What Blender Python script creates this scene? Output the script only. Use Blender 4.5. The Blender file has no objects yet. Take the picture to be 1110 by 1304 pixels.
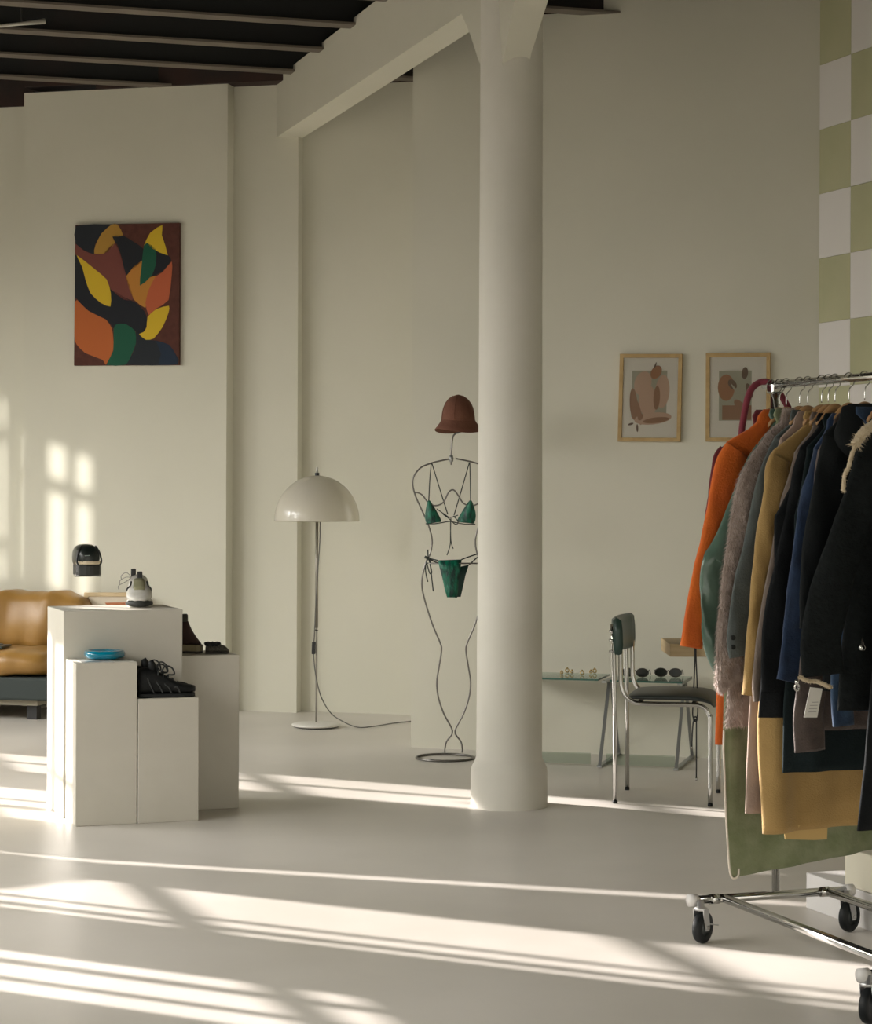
import bpy, bmesh, math, random
from mathutils import Vector, noise
random.seed(7)
C = bpy.context.scene.collection
SC = bpy.context.scene
PI = math.pi
R = math.radians
# ------------------------------------------------------------------ camera
F, CH, CX, HY, ROLL = 2820.0, 1.40, 555.0, 618.0, R(0.2)   # focal (px), eye height, principal column, horizon row
cam_d = bpy.data.cameras.new('camera'); cam = bpy.data.objects.new('camera', cam_d); C.objects.link(cam)
cam.location = (0, 0, CH); cam.rotation_euler = (R(90), -ROLL, 0)
cam_d.sensor_fit = 'HORIZONTAL'; cam_d.sensor_width = 36; cam_d.lens = 36*F/1110
cam_d.shift_y = -(652-HY)/1110; cam_d.clip_start = 0.1; cam_d.clip_end = 200
SC.camera = cam
SC.view_settings.view_transform = 'Standard'; SC.view_settings.look = 'None'
SC.view_settings.gamma = 1; SC.view_settings.use_curve_mapping = False
SC.view_settings.exposure = 0.22
# ------------------------------------------------------------------ world, sun, daylight
w = bpy.data.worlds.new('sky'); SC.world = w; w.use_nodes = True
w.node_tree.nodes['Background'].inputs[0].default_value = (1.0, 0.96, 0.86, 1)
w.node_tree.nodes['Background'].inputs[1].default_value = 1.9
AZ, TE = R(28.7), 0.317                     # plan angle of the sun's travel, slope of its fall
SUN_T = Vector((math.cos(AZ), -math.sin(AZ), -TE))
def sun(name, t, energy, col, ang):
    l = bpy.data.lights.new(name, 'SUN'); l.energy = energy; l.color = col; l.angle = R(ang)
    o = bpy.data.objects.new(name, l); C.objects.link(o); o.location = (-8, 12, 8)
    o.rotation_euler = t.to_track_quat('-Z', 'Y').to_euler()
    return o
sun('sun', SUN_T, 14.0, (1.0, 0.925, 0.89), 0.55)
B2 = R(67.3)
GLARE_T = Vector((math.cos(B2), math.sin(B2), -0.297))      # sun thrown back by glazing across the street
TH = R(19.5)
D = Vector((-math.sin(TH), math.cos(TH), 0)); W = Vector((math.cos(TH), math.sin(TH), 0))
LW0 = Vector((-5.2, 9.7, 0))                # window wall: LW0 + q*D
def lw(q, z, out=0): return LW0 + q*D + Vector((0, 0, z)) - W*out
def window_light(q, z, wd, hg, e):
    l = bpy.data.lights.new('window_daylight', 'AREA'); l.shape = 'RECTANGLE'; l.size = wd; l.size_y = hg
    l.energy = e; l.color = (1.0, 0.985, 0.95); l.spread = R(100)
    o = bpy.data.objects.new('window_daylight', l); C.objects.link(o)
    o.location = lw(q, z, 0.16); o.rotation_euler = (W+Vector((0, 0, -0.8))).to_track_quat('-Z', 'Z').to_euler()
for q, e in ((-7.4, 18), (-6.0, 22), (-4.6, 30), (-3.2, 40), (-1.47, 50), (0.0, 60), (1.4, 60), (2.73, 22), (4.13, 8)):  # first four lamps are added fill for the near floor
    window_light(q, 2.2, 0.8, 2.4, e)
l = bpy.data.lights.new('glare_from_facade', 'SPOT'); l.energy = 60000; l.color = (1.0, 0.95, 0.91); l.spot_size = R(3.6); l.spot_blend = 0.3; l.shadow_soft_size = 0.24
o = bpy.data.objects.new('glare_from_facade', l); C.objects.link(o); o.location = lw(-1.2, 3.15)-GLARE_T*30; o.rotation_euler = GLARE_T.to_track_quat('-Z', 'Y').to_euler()
# ------------------------------------------------------------------ materials
def mat(name, col, rough=0.6, metal=0.0, col2=None, scale=8.0, bump=0.0, bscale=60.0, spec=0.5, detail=4, coat=0, sheen=0, stretch=None, lo=0.35, hi=0.65, rvar=0.0):
    m = bpy.data.materials.new(name); m.use_nodes = True
    nt = m.node_tree; b = nt.nodes['Principled BSDF']
    b.inputs['Base Color'].default_value = (*col, 1); b.inputs['Roughness'].default_value = rough
    b.inputs['Metallic'].default_value = metal; b.inputs['Specular IOR Level'].default_value = spec
    b.inputs['Coat Weight'].default_value = coat; b.inputs['Sheen Weight'].default_value = sheen
    tc = nt.nodes.new('ShaderNodeTexCoord'); src = tc.outputs['Object']
    if stretch:
        mp = nt.nodes.new('ShaderNodeMapping'); mp.inputs['Scale'].default_value = stretch
        nt.links.new(src, mp.inputs[0]); src = mp.outputs[0]
    if col2 is not None:
        n = nt.nodes.new('ShaderNodeTexNoise'); n.inputs['Scale'].default_value = scale; n.inputs['Detail'].default_value = detail
        r = nt.nodes.new('ShaderNodeValToRGB'); r.color_ramp.elements[0].position = lo; r.color_ramp.elements[1].position = hi
        r.color_ramp.elements[0].color = (*col, 1); r.color_ramp.elements[1].color = (*col2, 1)
        nt.links.new(src, n.inputs['Vector']); nt.links.new(n.outputs['Fac'], r.inputs[0]); nt.links.new(r.outputs[0], b.inputs['Base Color'])
        if rvar:
            mr = nt.nodes.new('ShaderNodeMapRange'); mr.inputs['To Min'].default_value = rough-rvar; mr.inputs['To Max'].default_value = rough+rvar
            nt.links.new(n.outputs['Fac'], mr.inputs['Value']); nt.links.new(mr.outputs[0], b.inputs['Roughness'])
    if bump:
        n2 = nt.nodes.new('ShaderNodeTexNoise'); n2.inputs['Scale'].default_value = bscale; n2.inputs['Detail'].default_value = 3
        bp = nt.nodes.new('ShaderNodeBump'); bp.inputs['Strength'].default_value = bump; bp.inputs['Distance'].default_value = 0.01
        nt.links.new(src, n2.inputs['Vector']); nt.links.new(n2.outputs['Fac'], bp.inputs['Height']); nt.links.new(bp.outputs[0], b.inputs['Normal'])
    return m
def glass_mat(name, tint, ior=1.33):
    m = bpy.data.materials.new(name); m.use_nodes = True; nt = m.node_tree; nt.nodes.clear()
    o = nt.nodes.new('ShaderNodeOutputMaterial'); t = nt.nodes.new('ShaderNodeBsdfTransparent'); g = nt.nodes.new('ShaderNodeBsdfGlossy')
    t.inputs[0].default_value = (*tint, 1); g.inputs['Roughness'].default_value = 0.02
    fr = nt.nodes.new('ShaderNodeFresnel'); fr.inputs[0].default_value = ior
    mx = nt.nodes.new('ShaderNodeMixShader'); nt.links.new(fr.outputs[0], mx.inputs[0]); nt.links.new(t.outputs[0], mx.inputs[1]); nt.links.new(g.outputs[0], mx.inputs[2])
    nt.links.new(mx.outputs[0], o.inputs[0]); return m
M = {}
M['plaster'] = mat('plaster', (0.61, 0.595, 0.495), 0.9, col2=(0.64, 0.62, 0.52), scale=1.3, bump=0.06, bscale=45)
M['plaster_col'] = mat('plaster_column', (0.70, 0.675, 0.60), 0.85, col2=(0.66, 0.64, 0.56), scale=3, bump=0.12, bscale=14)
M['concrete'] = mat('concrete', (0.575, 0.54, 0.48), 0.36, col2=(0.70, 0.66, 0.60), scale=0.8, detail=8, bump=0.03, bscale=25, rvar=0.1, spec=0.5)
M['steel_dark'] = mat('painted_steel', (0.012, 0.012, 0.011), 0.7, col2=(0.045, 0.014, 0.009), scale=0.9, lo=0.52, hi=0.72)
M['steel_flange'] = mat('flange_paint', (0.12, 0.10, 0.08), 0.7, col2=(0.16, 0.135, 0.105), scale=3)  # lighter than the web: floor bounce on the undersides put into the colour
M['black_board'] = mat('black_board', (0.008, 0.008, 0.008), 0.9)
M['timber_dark'] = mat('dark_timber', (0.018, 0.011, 0.009), 0.8, col2=(0.036, 0.015, 0.010), scale=4)  # also colours the strips that stand in for shaded void
M['white_paint'] = mat('white_lacquer', (0.63, 0.60, 0.52), 0.55, col2=(0.60, 0.57, 0.49), scale=5)
M['panel_green'] = mat('green_paint', (0.42, 0.415, 0.25), 0.8, col2=(0.45, 0.44, 0.27), scale=4)
M['panel_white'] = mat('white_panel', (0.70, 0.67, 0.63), 0.8)
M['cream_panel'] = mat('cream_panel', (0.70, 0.66, 0.53), 0.7)
M['chrome'] = mat('chrome', (0.60, 0.60, 0.58), 0.14, 1.0)
M['steel_wire'] = mat('steel_wire', (0.20, 0.19, 0.175), 0.35, 0.9)
M['grey_metal'] = mat('grey_metal', (0.34, 0.35, 0.34), 0.4, 0.8)
M['black_rubber'] = mat('black_rubber', (0.009, 0.011, 0.012), 0.5, spec=0.3)
M['black_plastic'] = mat('black_plastic', (0.012, 0.013, 0.013), 0.35)
M['wheel_hub'] = mat('wheel_hub', (0.03, 0.036, 0.036), 0.4)
M['oak'] = mat('pale_wood', (0.52, 0.38, 0.20), 0.55, col2=(0.60, 0.46, 0.26), scale=6, stretch=(1, 1, 8))
M['gold_wood'] = mat('gold_wood', (0.40, 0.26, 0.10), 0.5, col2=(0.48, 0.33, 0.14), scale=20)
M['hanger_wood'] = mat('hanger_wood', (0.36, 0.20, 0.085), 0.4, col2=(0.42, 0.25, 0.11), scale=12)
M['hanger_dark'] = mat('hanger_dark', (0.19, 0.10, 0.05), 0.4, col2=(0.23, 0.12, 0.06), scale=12)
M['glass'] = glass_mat('clear_glass', (0.99, 0.99, 0.985))
M['glass_green'] = glass_mat('table_glass', (0.78, 0.88, 0.83))
M['acrylic'] = glass_mat('clear_acrylic', (0.985, 0.985, 0.98), 1.10)
M['glass_edge'] = mat('glass_edge', (0.03, 0.10, 0.075), 0.15)
M['paper'] = mat('paper', (0.82, 0.78, 0.69), 0.8)
M['curtain'] = mat('curtain', (0.75, 0.73, 0.68), 0.9)
def plain(name, col, rough=0.6, **k):
    if name not in M: M[name] = mat(name, col, rough, **k)
    return M[name]
# ------------------------------------------------------------------ helpers
def ray(x, y):
    dx, dy = x-CX, y-HY
    a = dx*math.cos(ROLL)+dy*math.sin(ROLL); b = -dx*math.sin(ROLL)+dy*math.cos(ROLL)
    return Vector((a/F, 1.0, -b/F))
O = Vector((0, 0, CH))
def gp(x, y, z=0.0):
    r = ray(x, y); return O + r*((z-CH)/r.z)
def atY(x, y, Y): return O + ray(x, y)*Y
def onp(x, y, P, n):
    r = ray(x, y); return O + r*((P-O).dot(n)/r.dot(n))
def V(*a): return Vector(a)
class MB:
    def __init__(s): s.v = []; s.f = []; s.m = []; s.mi = 0
    def quad(s, *p):
        b = len(s.v); s.v += [Vector(q) for q in p]; s.f.append(tuple(range(b, b+len(p)))); s.m.append(s.mi)
    def grid(s, rows, closed=False, capA=False, capB=False):
        b = len(s.v); n = len(rows[0])
        for r in rows: s.v += [Vector(p) for p in r]
        for i in range(len(rows)-1):
            for j in range(n if closed else n-1):
                k = (j+1) % n
                s.f.append((b+i*n+j, b+i*n+k, b+(i+1)*n+k, b+(i+1)*n+j)); s.m.append(s.mi)
        if capA: s.f.append(tuple(b+j for j in reversed(range(n)))); s.m.append(s.mi)
        if capB: s.f.append(tuple(b+(len(rows)-1)*n+j for j in range(n))); s.m.append(s.mi)
    def obox(s, o, a, b, c):        # corner and three edge vectors
        o = Vector(o); a = Vector(a); b = Vector(b); c = Vector(c); k = len(s.v)
        s.v += [o, o+a, o+a+b, o+b, o+c, o+a+c, o+a+b+c, o+b+c]
        fs = [(0, 3, 2, 1), (4, 5, 6, 7), (0, 1, 5, 4), (1, 2, 6, 5), (2, 3, 7, 6), (3, 0, 4, 7)]
        if a.cross(b).dot(c) < 0: fs = [tuple(reversed(q)) for q in fs]
        s.f += [tuple(k+i for i in q) for q in fs]; s.m += [s.mi]*6
    def box(s, x0, x1, y0, y1, z0, z1): s.obox((x0, y0, z0), (x1-x0, 0, 0), (0, y1-y0, 0), (0, 0, z1-z0))
    def prism(s, pts, ext):          # polygon (list of Vectors) extruded by ext
        k = len(s.v); n = len(pts); ext = Vector(ext)
        s.v += [Vector(p) for p in pts] + [Vector(p)+ext for p in pts]
        nn = Vector((0, 0, 0))
        for i in range(n): nn += Vector(pts[i]).cross(Vector(pts[(i+1) % n]))
        flip = nn.dot(ext) > 0
        A = list(range(n)); Bf = list(range(n, 2*n))
        fs = [A[::-1] if flip else A, Bf if flip else Bf[::-1]]
        for i in range(n):
            j = (i+1) % n; q = [i, j, n+j, n+i]; fs.append(q if flip else q[::-1])
        s.f += [tuple(k+i for i in q) for q in fs]; s.m += [s.mi]*len(fs)
    def tube(s, pts, r, n=8, cap=True, flat=None):
        pts = [Vector(p) for p in pts]; rows = []; up = None
        rr = r if isinstance(r, (list, tuple)) else [r]*len(pts)
        for i, p in enumerate(pts):
            t = (pts[min(i+1, len(pts)-1)]-pts[max(i-1, 0)])
            if t.length < 1e-9: t = Vector((0, 0, 1))
            t.normalize()
            if up is None:
                up = Vector((0, 0, 1)) if abs(t.z) < 0.9 else Vector((1, 0, 0))
                up = (up - t*up.dot(t)).normalized()
            else: up = (up - t*up.dot(t)).normalized()
            bi = t.cross(up)
            rows.append([p + (up*math.cos(2*PI*k/n) + bi*math.sin(2*PI*k/n))*rr[i] for k in range(n)])
        s.grid(rows, True, cap, cap)
    def lathe(s, c, prof, n=32, axis='z', capA=False, capB=False):  # prof: (r, h)
        c = Vector(c); rows = []
        for r, h in prof:
            row = []
            for k in range(n):
                a = 2*PI*k/n
                row.append(c+Vector((r*math.cos(a), r*math.sin(a), h)))
            rows.append(row)
        s.grid(rows, True, capA, capB)
    def build(s, name, m, parent=None, smooth=False, origin=None, sub=0, bevel=0.0, auto=None):
        off = Vector((0, 0, 0))
        if parent is not None: off = ROOT.get(parent.name, Vector((0, 0, 0)))
        elif origin is not None: off = Vector(origin)
        me = bpy.data.meshes.new(name); me.from_pydata([p-off for p in s.v], [], s.f)
        ms = m if isinstance(m, (list, tuple)) else [m]
        for k in ms: me.materials.append(M[k] if isinstance(k, str) else k)
        for p, i in zip(me.polygons, s.m): p.material_index = i; p.use_smooth = smooth
        me.update()
        o = bpy.data.objects.new(name, me); C.objects.link(o)
        if parent is not None: o.parent = parent; ROOT[o.name] = off
        else: o.location = off; ROOT[o.name] = off
        if bevel:
            b = o.modifiers.new('bevel', 'BEVEL'); b.width = bevel; b.segments = 2; b.limit_method = 'ANGLE'; b.angle_limit = R(40)
        if sub:
            b = o.modifiers.new('sub', 'SUBSURF'); b.levels = sub; b.render_levels = sub
        if auto is not None and smooth:
            me.set_sharp_from_angle(angle=R(auto))
        return o
ROOT = {}
def tag(o, label, cat, group=None):
    o['label'] = label; o['category'] = cat
    if group: o['group'] = group
    return o
def thing(name, loc, label, cat, group=None):
    o = bpy.data.objects.new(name, None); C.objects.link(o); o.location = loc; o.empty_display_size = 0.1
    ROOT[o.name] = Vector(loc); return tag(o, label, cat, group)
def struct(o): o['kind'] = 'structure'; return o
def cr(pts, per=6, closed=False):     # Catmull-Rom resampling
    pts = [Vector(p) for p in pts]; n = len(pts); out = []
    for i in range(n if closed else n-1):
        if closed: a, b, c, d = pts[(i-1) % n], pts[i], pts[(i+1) % n], pts[(i+2) % n]
        else: a, b, c, d = pts[max(i-1, 0)], pts[i], pts[i+1], pts[min(i+2, n-1)]
        for k in range(per):
            t = k/per
            out.append(0.5*((2*b)+(c-a)*t+(2*a-5*b+4*c-d)*t*t+(3*b-a-3*c+d)*t**3))
    if not closed: out.append(pts[-1])
    return out
def seg(a, b, r=None): return [Vector(a), Vector(b)]
# ------------------------------------------------------------------ room shell
UA = R(15); U = V(math.cos(UA), -math.sin(UA), 0); N = V(math.sin(UA), math.cos(UA), 0)   # back wall: along U, away N
mb = MB(); mb.quad((-14, -8, 0), (12, -8, 0), (12, 17, 0), (-14, 17, 0))
struct(mb.build('floor', 'concrete'))
mb = MB(); mb.quad((-60, -60, -0.06), (60, -60, -0.06), (60, 60, -0.06), (-60, 60, -0.06))
struct(mb.build('pavement', plain('pavement', (0.12, 0.12, 0.11), 0.9)))
WT = 4.14                                           # wall head
def wall_seg(name, A, length, z0, z1, thick=0.3, m='plaster'):
    b = MB(); b.obox(A+V(0, 0, z0), U*length, N*thick, V(0, 0, z1-z0)); return struct(b.build(name, m))
chunkA = gp(523, 952)                               # nearer wall block, right half
cornerS = 2.144
corner = chunkA + U*cornerS
# stepped head: dark strip in place of the shaded void up to 757 px, plaster above to the right
stepP = onp(757, 15, chunkA, N); stepS = (stepP-chunkA).dot(U)
prof = [chunkA, chunkA+U*(cornerS+0.3), chunkA+U*(cornerS+0.3)+V(0, 0, 4.5), chunkA+U*stepS+V(0, 0, 4.5), chunkA+U*stepS+V(0, 0, 3.875), chunkA+V(0, 0, 3.875)]
mb = MB(); mb.prism(prof, N*0.9); struct(mb.build('wall_back', 'plaster'))
mb = MB(); mb.obox(chunkA+V(0, 0, 3.875)+N*0.05, U*(stepS+0.02), N*0.8, V(0, 0, 0.4)); struct(mb.build('trim_1', 'timber_dark'))
pilL = onp(303, 600, gp(303, 905.3), N); pilL.z = 0
pw_right = pilL - N*0.2                              # right end of the picture wall
pw_right = V(*( (atY(288, 618, 13.6)).xy ), 0)
pw_len = 1.36
wall_seg('wall_back.001', pw_right-U*pw_len, pw_len, 0, 3.862)
mb = MB(); mb.obox(pw_right-U*0.86+V(0, 0, 3.862)-N*0.03, U*1.9, N*0.5, V(0, 0, 0.4)); mb.obox(pw_right-U*1.36+V(0, 0, 3.90), U*0.52, N*0.5, V(0, 0, 0.4)); struct(mb.build('trim_2', 'timber_dark'))
leftW = pw_right-U*pw_len+N*0.12
wall_seg('wall_back.002', leftW-U*4.4, 4.4+0.1, 0, 3.80)
mb = MB(); mb.obox(leftW-U*4.4+V(0, 0, 3.80)-N*0.02, U*4.42, N*0.5, V(0, 0, 0.5)); struct(mb.build('trim_3', 'timber_dark'))
wall_seg('wall_back.003', pilL-U*0.15, 0.386+0.15, 0, WT, 0.3)  # pilaster that carries the beam
alc = pilL + U*0.386 + N*0.088
wall_seg('wall_back.004', alc-U*0.1, 1.9, 0, 3.86, 0.3)
mb = MB(); mb.obox(alc+V(0, 0, 3.86)-N*0.02, U*1.8, N*0.5, V(0, 0, 0.4)); struct(mb.build('trim_4', 'timber_dark'))  # dark strip put in for the shaded void over the alcove
# right wall with painted square panels
RD = V(math.sin(R(19)), -math.cos(R(19)), 0); RN = V(-math.cos(R(19)), -math.sin(R(19)), 0)   # toward camera, into the room
mb = MB(); mb.obox(corner-RD*0.4-RN*0.012, RD*13.6, -RN*0.3, V(0, 0, 4.5)); wr = struct(mb.build('wall_right', 'plaster'))
PS = 0.3275
pm = MB(); g = 0.0008
pm.obox(V(0, 0, 0)+RD*g+V(0, 0, g)-RN*0.010, RD*(PS-0.012-2*g), RN*0.010, V(0, 0, PS-2*g))
first = {}
zb = 2.231-6*PS
for c in range(9):
    for r in range(11):
        z = zb+r*PS
        if z+PS > 4.5: continue
        key = 'panel_white' if (r+c) % 2 == 1 else 'panel_green'
        p0 = corner+RD*(0.004+c*(PS-0.012))+V(0, 0, z)
        if key not in first:
            b = MB(); b.v = [q+p0 for q in pm.v]; b.f = list(pm.f); b.m = list(pm.m)
            me = bpy.data.meshes.new('wall_panel'); me.from_pydata(pm.v, [], pm.f); me.materials.append(M[key]); first[key] = me
        o = bpy.data.objects.new('wall_panel', first[key]); C.objects.link(o); o.parent = wr; o.location = p0
# window wall on the left, outside the frame
OPEN = [(q-0.40, q+0.40, 0.9, 3.3) for q in (-7.4, -6.0, -4.6, -3.2)]   # (q0, q1, z0, z1); these four added to light the near floor
OPEN += [(-1.83, -1.07, 0.9, 1.72), (-1.83, -1.07, 2.55, 3.45)]
OPEN += [(-1.02, -0.66, 2.55, 3.60)]
OPEN += [(-0.40, 0.47, 0.9, 3.12), (0.47, 0.56, 0.9, 3.28)]
OPEN += [(0.86, 1.80, 0.9, 3.3)]
OPEN += [(1.92, 2.36, 1.45, 2.34)]
OPEN += [(2.36, 3.12, 0.45, 2.66)]
OPEN += [(3.72, 4.62, 0.6, 3.1)]
mb = MB()
qs = sorted(set([(a, b) for a, b, _, _ in OPEN])); cur = -11.5
def lbox(b, q0, q1, z0, z1, th=0.12, o=0.0):
    if q1-q0 > 1e-4 and z1-z0 > 1e-4: b.obox(lw(q0, z0, o), D*(q1-q0), -W*th, V(0, 0, z1-z0))
for a, b in qs:
    lbox(mb, cur, a, 0, 4.5); zs = sorted([(z0, z1) for q0, q1, z0, z1 in OPEN if (q0, q1) == (a, b)]); z = 0
    for z0, z1 in zs: lbox(mb, a, b, z, z0); z = z1
    lbox(mb, a, b, z, 4.5); cur = b
lbox(mb, cur, 6.6, 0, 4.5)
struct(mb.build('wall_left', 'plaster'))
def window(n, q0, q1, z0, z1, muls, trans, tw=0.05):
    b = MB()
    for q in (q0, q1-0.03): lbox(b, q, q+0.03, z0, z1, 0.05, 0.03)
    lbox(b, q0, q1, z0, z0+0.03, 0.05, 0.03); lbox(b, q0, q1, z1-0.03, z1, 0.05, 0.03)
    wf = struct(b.build('window_%d' % n, 'white_paint'))
    for q, t in muls:
        b = MB(); lbox(b, q-t/2, q+t/2, z0, z1, 0.03, 0.04); b.build('mullion', 'white_paint', wf)
    for z in trans:
        if z0 < z < z1:
            b = MB(); lbox(b, q0, q1, z-tw/2, z+tw/2, 0.03, 0.04); b.build('transom', 'white_paint', wf)
window(1, -1.83, -1.07, 0.9, 1.72, [(-1.31, 0.05), (-1.58, 0.035)], [1.6])
window(2, -1.83, -1.07, 2.55, 3.45, [(-1.31, 0.07), (-1.60, 0.06)], [2.62, 3.20], 0.07)
window(7, -1.02, -0.66, 2.55, 3.60, [(-0.88, 0.04)], [2.78, 3.37], 0.07)
window(3, -0.40, 0.56, 0.9, 3.28, [(-0.08, 0.025), (-0.25, 0.05)], [1.0, 1.59, 2.18, 2.77], 0.055)
window(4, 0.86, 1.80, 0.9, 3.3, [], [])
window(5, 2.36, 3.12, 0.45, 2.66, [(2.62, 0.03)], [1.0, 1.75], 0.04)
mb = MB(); lbox(mb, 2.36, 3.12, 2.34, 2.50, 0.03, 0.045); struct(mb.build('trim_5', 'white_paint'))
window(8, 1.92, 2.36, 1.45, 2.34, [], [1.75], 0.04)
window(6, 3.72, 4.62, 0.6, 3.1, [(4.18, 0.045)], [1.0, 1.59, 2.12, 2.77], 0.06)
for k, q in enumerate((-7.4, -6.0, -4.6, -3.2)): window(9+k, q-0.40, q+0.40, 0.9, 3.3, [(q-0.08, 0.025), (q-0.25, 0.05)], [1.59, 2.18, 2.77], 0.06)  # unseen windows, added only to let in fill light
# curtain sheets drawn over the fourth window (a slanted gap is left); the last three are added to block light
def sheet(name, pts, label):
    b = MB(); b.prism([lw(q, z, -0.02) for q, z in pts], W*0.006)
    return tag(b.build(name, 'curtain', origin=lw(pts[0][0], pts[0][1], -0.02)), label, 'curtain')
def gapq(z): return 0.89+(z-1.55)/(2.38-1.55)*0.63
sheet('curtain', [(0.80, 0.85), (0.80, 3.35), (gapq(2.6)-0.035, 2.6), (gapq(1.5)-0.035, 1.5), (gapq(1.3), 0.85)], 'white curtain drawn over the near half of the slanting window gap')
sheet('curtain', [(1.86, 0.85), (1.86, 2.6), (gapq(2.6)+0.035, 2.6), (gapq(1.5)+0.035, 1.5), (gapq(1.3)+0.06, 0.85)], 'white curtain drawn over the far half of the slanting window gap')
sheet('curtain', [(-1.33, 2.50), (-1.33, 3.50), (-1.09, 3.50), (-1.09, 2.50)], 'white curtain end hanging in the high narrow window')  # added to mask one pane from the facade glare
sheet('curtain', [(3.68, 2.40), (3.68, 3.15), (3.97, 3.15), (3.97, 2.40)], 'white curtain end hanging at the top of the farthest window')  # added to keep direct sun off the column shaft
sheet('curtain', [(0.60, 0.85), (0.60, 1.50), (0.36, 1.47), (-0.06, 1.33), (-0.06, 0.85)], 'white curtain remnant across the lower corner of the tall window')  # added to cut the corner of the sun streak on the floor
# unseen front behind the camera: open below, header added to darken the upper walls
mb = MB(); mb.obox(lw(-11.5, 2.35), V(9.8, 0, 0), V(0, -0.2, 0), V(0, 0, 2.15)); struct(mb.build('wall_front', 'plaster'))
# ------------------------------------------------------------------ ceiling, joists, beam, column
BA = R(17.0); BD = V(-math.sin(BA), math.cos(BA), 0); BP = V(math.cos(BA), math.sin(BA), 0)   # beam runs along BD
mb = MB(); mb.prism([lw(-11.5, 4.26), lw(6.6, 4.26), V(6, 17, 4.26), V(9, -3, 4.26)], V(0, 0, 0.06)); ceil = struct(mb.build('ceiling', 'black_board'))
JH = 3.86
jb = MB(); fb = MB(); a = -1.6; L = 6.6
web = 0.016
jb.obox(BP*a-BD*web/2+V(0, 0, 0.014), BP*L, BD*web, V(0, 0, 0.24))
jb.obox(BP*a-BD*0.055+V(0, 0, 0.25), BP*L, BD*0.11, V(0, 0, 0.014))
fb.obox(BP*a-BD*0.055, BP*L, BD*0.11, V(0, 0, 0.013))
jm = bpy.data.meshes.new('joist'); jm.from_pydata(jb.v, [], jb.f); jm.materials.append(M['steel_dark'])
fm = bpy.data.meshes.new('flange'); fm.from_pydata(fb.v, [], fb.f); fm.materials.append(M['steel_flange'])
for k in range(-13, 4):
    al = 11.50+0.70*k
    o = bpy.data.objects.new('joist', jm); C.objects.link(o); o.parent = ceil; o.location = BD*al+V(0, 0, JH)
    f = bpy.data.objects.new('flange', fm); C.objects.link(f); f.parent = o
def bpt(al, pe, z): return BD*al+BP*pe+V(0, 0, z)
PC, BW = 3.121, 0.079                                # beam centre line and half width
colC = gp(648, 1026); colP = colC.dot(BP); colA = colC.dot(BD)
ZB, ZT = 3.54, 3.905
endA = pilL.dot(BD)+0.25
mb = MB(); mb.obox(bpt(3.0, PC-BW, ZB), BD*(endA-3.0), BP*2*BW, V(0, 0, ZT-ZB)); struct(mb.build('ceiling_beam', 'plaster'))
mb = MB()
prf = [(0.168, 0), (0.168, 0.150), (0.164, 0.172), (0.150, 0.198), (0.144, 0.215), (0.1425, 0.6), (0.1385, 2.0), (0.1365, 2.95), (0.1365, 3.62)]
mb.lathe(colC, prf, 64, capA=True, capB=True)
col = struct(mb.build('column', 'plaster_col', smooth=True, auto=50))
# haunched head between the round shaft and the beam
mb = MB()
def hp(al, pe, z): return bpt(colA+al, PC+pe, z)
rows = []
for al, zu, wd in [(-0.55, 3.62, 0.079), (-0.40, 3.545, 0.079), (-0.28, 3.42, 0.072), (-0.15, 3.27, 0.060), (-0.10, 3.20, 0.060), (0.10, 3.20, 0.060), (0.16, 3.28, 0.079), (0.28, 3.42, 0.0792), (0.40, 3.53, 0.0792), (0.5, 3.60, 0.0792)]:
    t = 0.0794 if abs(al) < 0.5 else 0.0792
    rows.append([hp(al, -wd, zu), hp(al, wd, zu), hp(al, t, max(3.60, zu)), hp(al, t, 3.89), hp(al, -t, 3.89), hp(al, -t, max(3.60, zu))])
mb.grid(rows, True, True, True)
mb.build('haunch', 'plaster', col)
# ------------------------------------------------------------------ wall art
pwP = pw_right; pwN = N
def on_pw(x, y, off=0.0): return onp(x, y, pwP-N*off, N)
def on_ch(x, y, off=0.0): return onp(x, y, chunkA-N*off, N)
def quad_uv(c, zx, zy):      # bilinear corner interpolation TL, TR, BR, BL
    tl, tr, br, bl = c; return (tl*(1-zx)+tr*zx)*(1-zy)+(bl*(1-zx)+br*zx)*zy
tl = on_pw(95.8, 286.5, 0.03); tr = on_pw(228, 283.5, 0.03); br = on_pw(227.5, 464.8, 0.03); bl = on_pw(94, 465.5, 0.03)
cpa = (tl+br)/2
art = thing('painting', V((bl.x+br.x)/2, (bl.y+br.y)/2, bl.z)+N*0.03, 'unframed canvas of overlapping leaf shapes in yellow, orange, green and black', 'painting')
mb = MB(); mb.prism([tl, tr, br, bl], N*0.029); mb.build('canvas', plain('art_maroon', (0.075, 0.022, 0.014), 0.9, col2=(0.095, 0.03, 0.02), scale=30), art, bevel=0.002)
ACOL = dict(navy=(0.012, 0.016, 0.022), ink=(0.008, 0.010, 0.015), ochre=(0.40, 0.22, 0.035), plum=(0.17, 0.048, 0.036), yellow=(0.62, 0.42, 0.02),
            orange=(0.45, 0.115, 0.025), green=(0.006, 0.085, 0.045), blue=(0.010, 0.022, 0.045), coral=(0.46, 0.105, 0.04), amber=(0.47, 0.20, 0.03))
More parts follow.
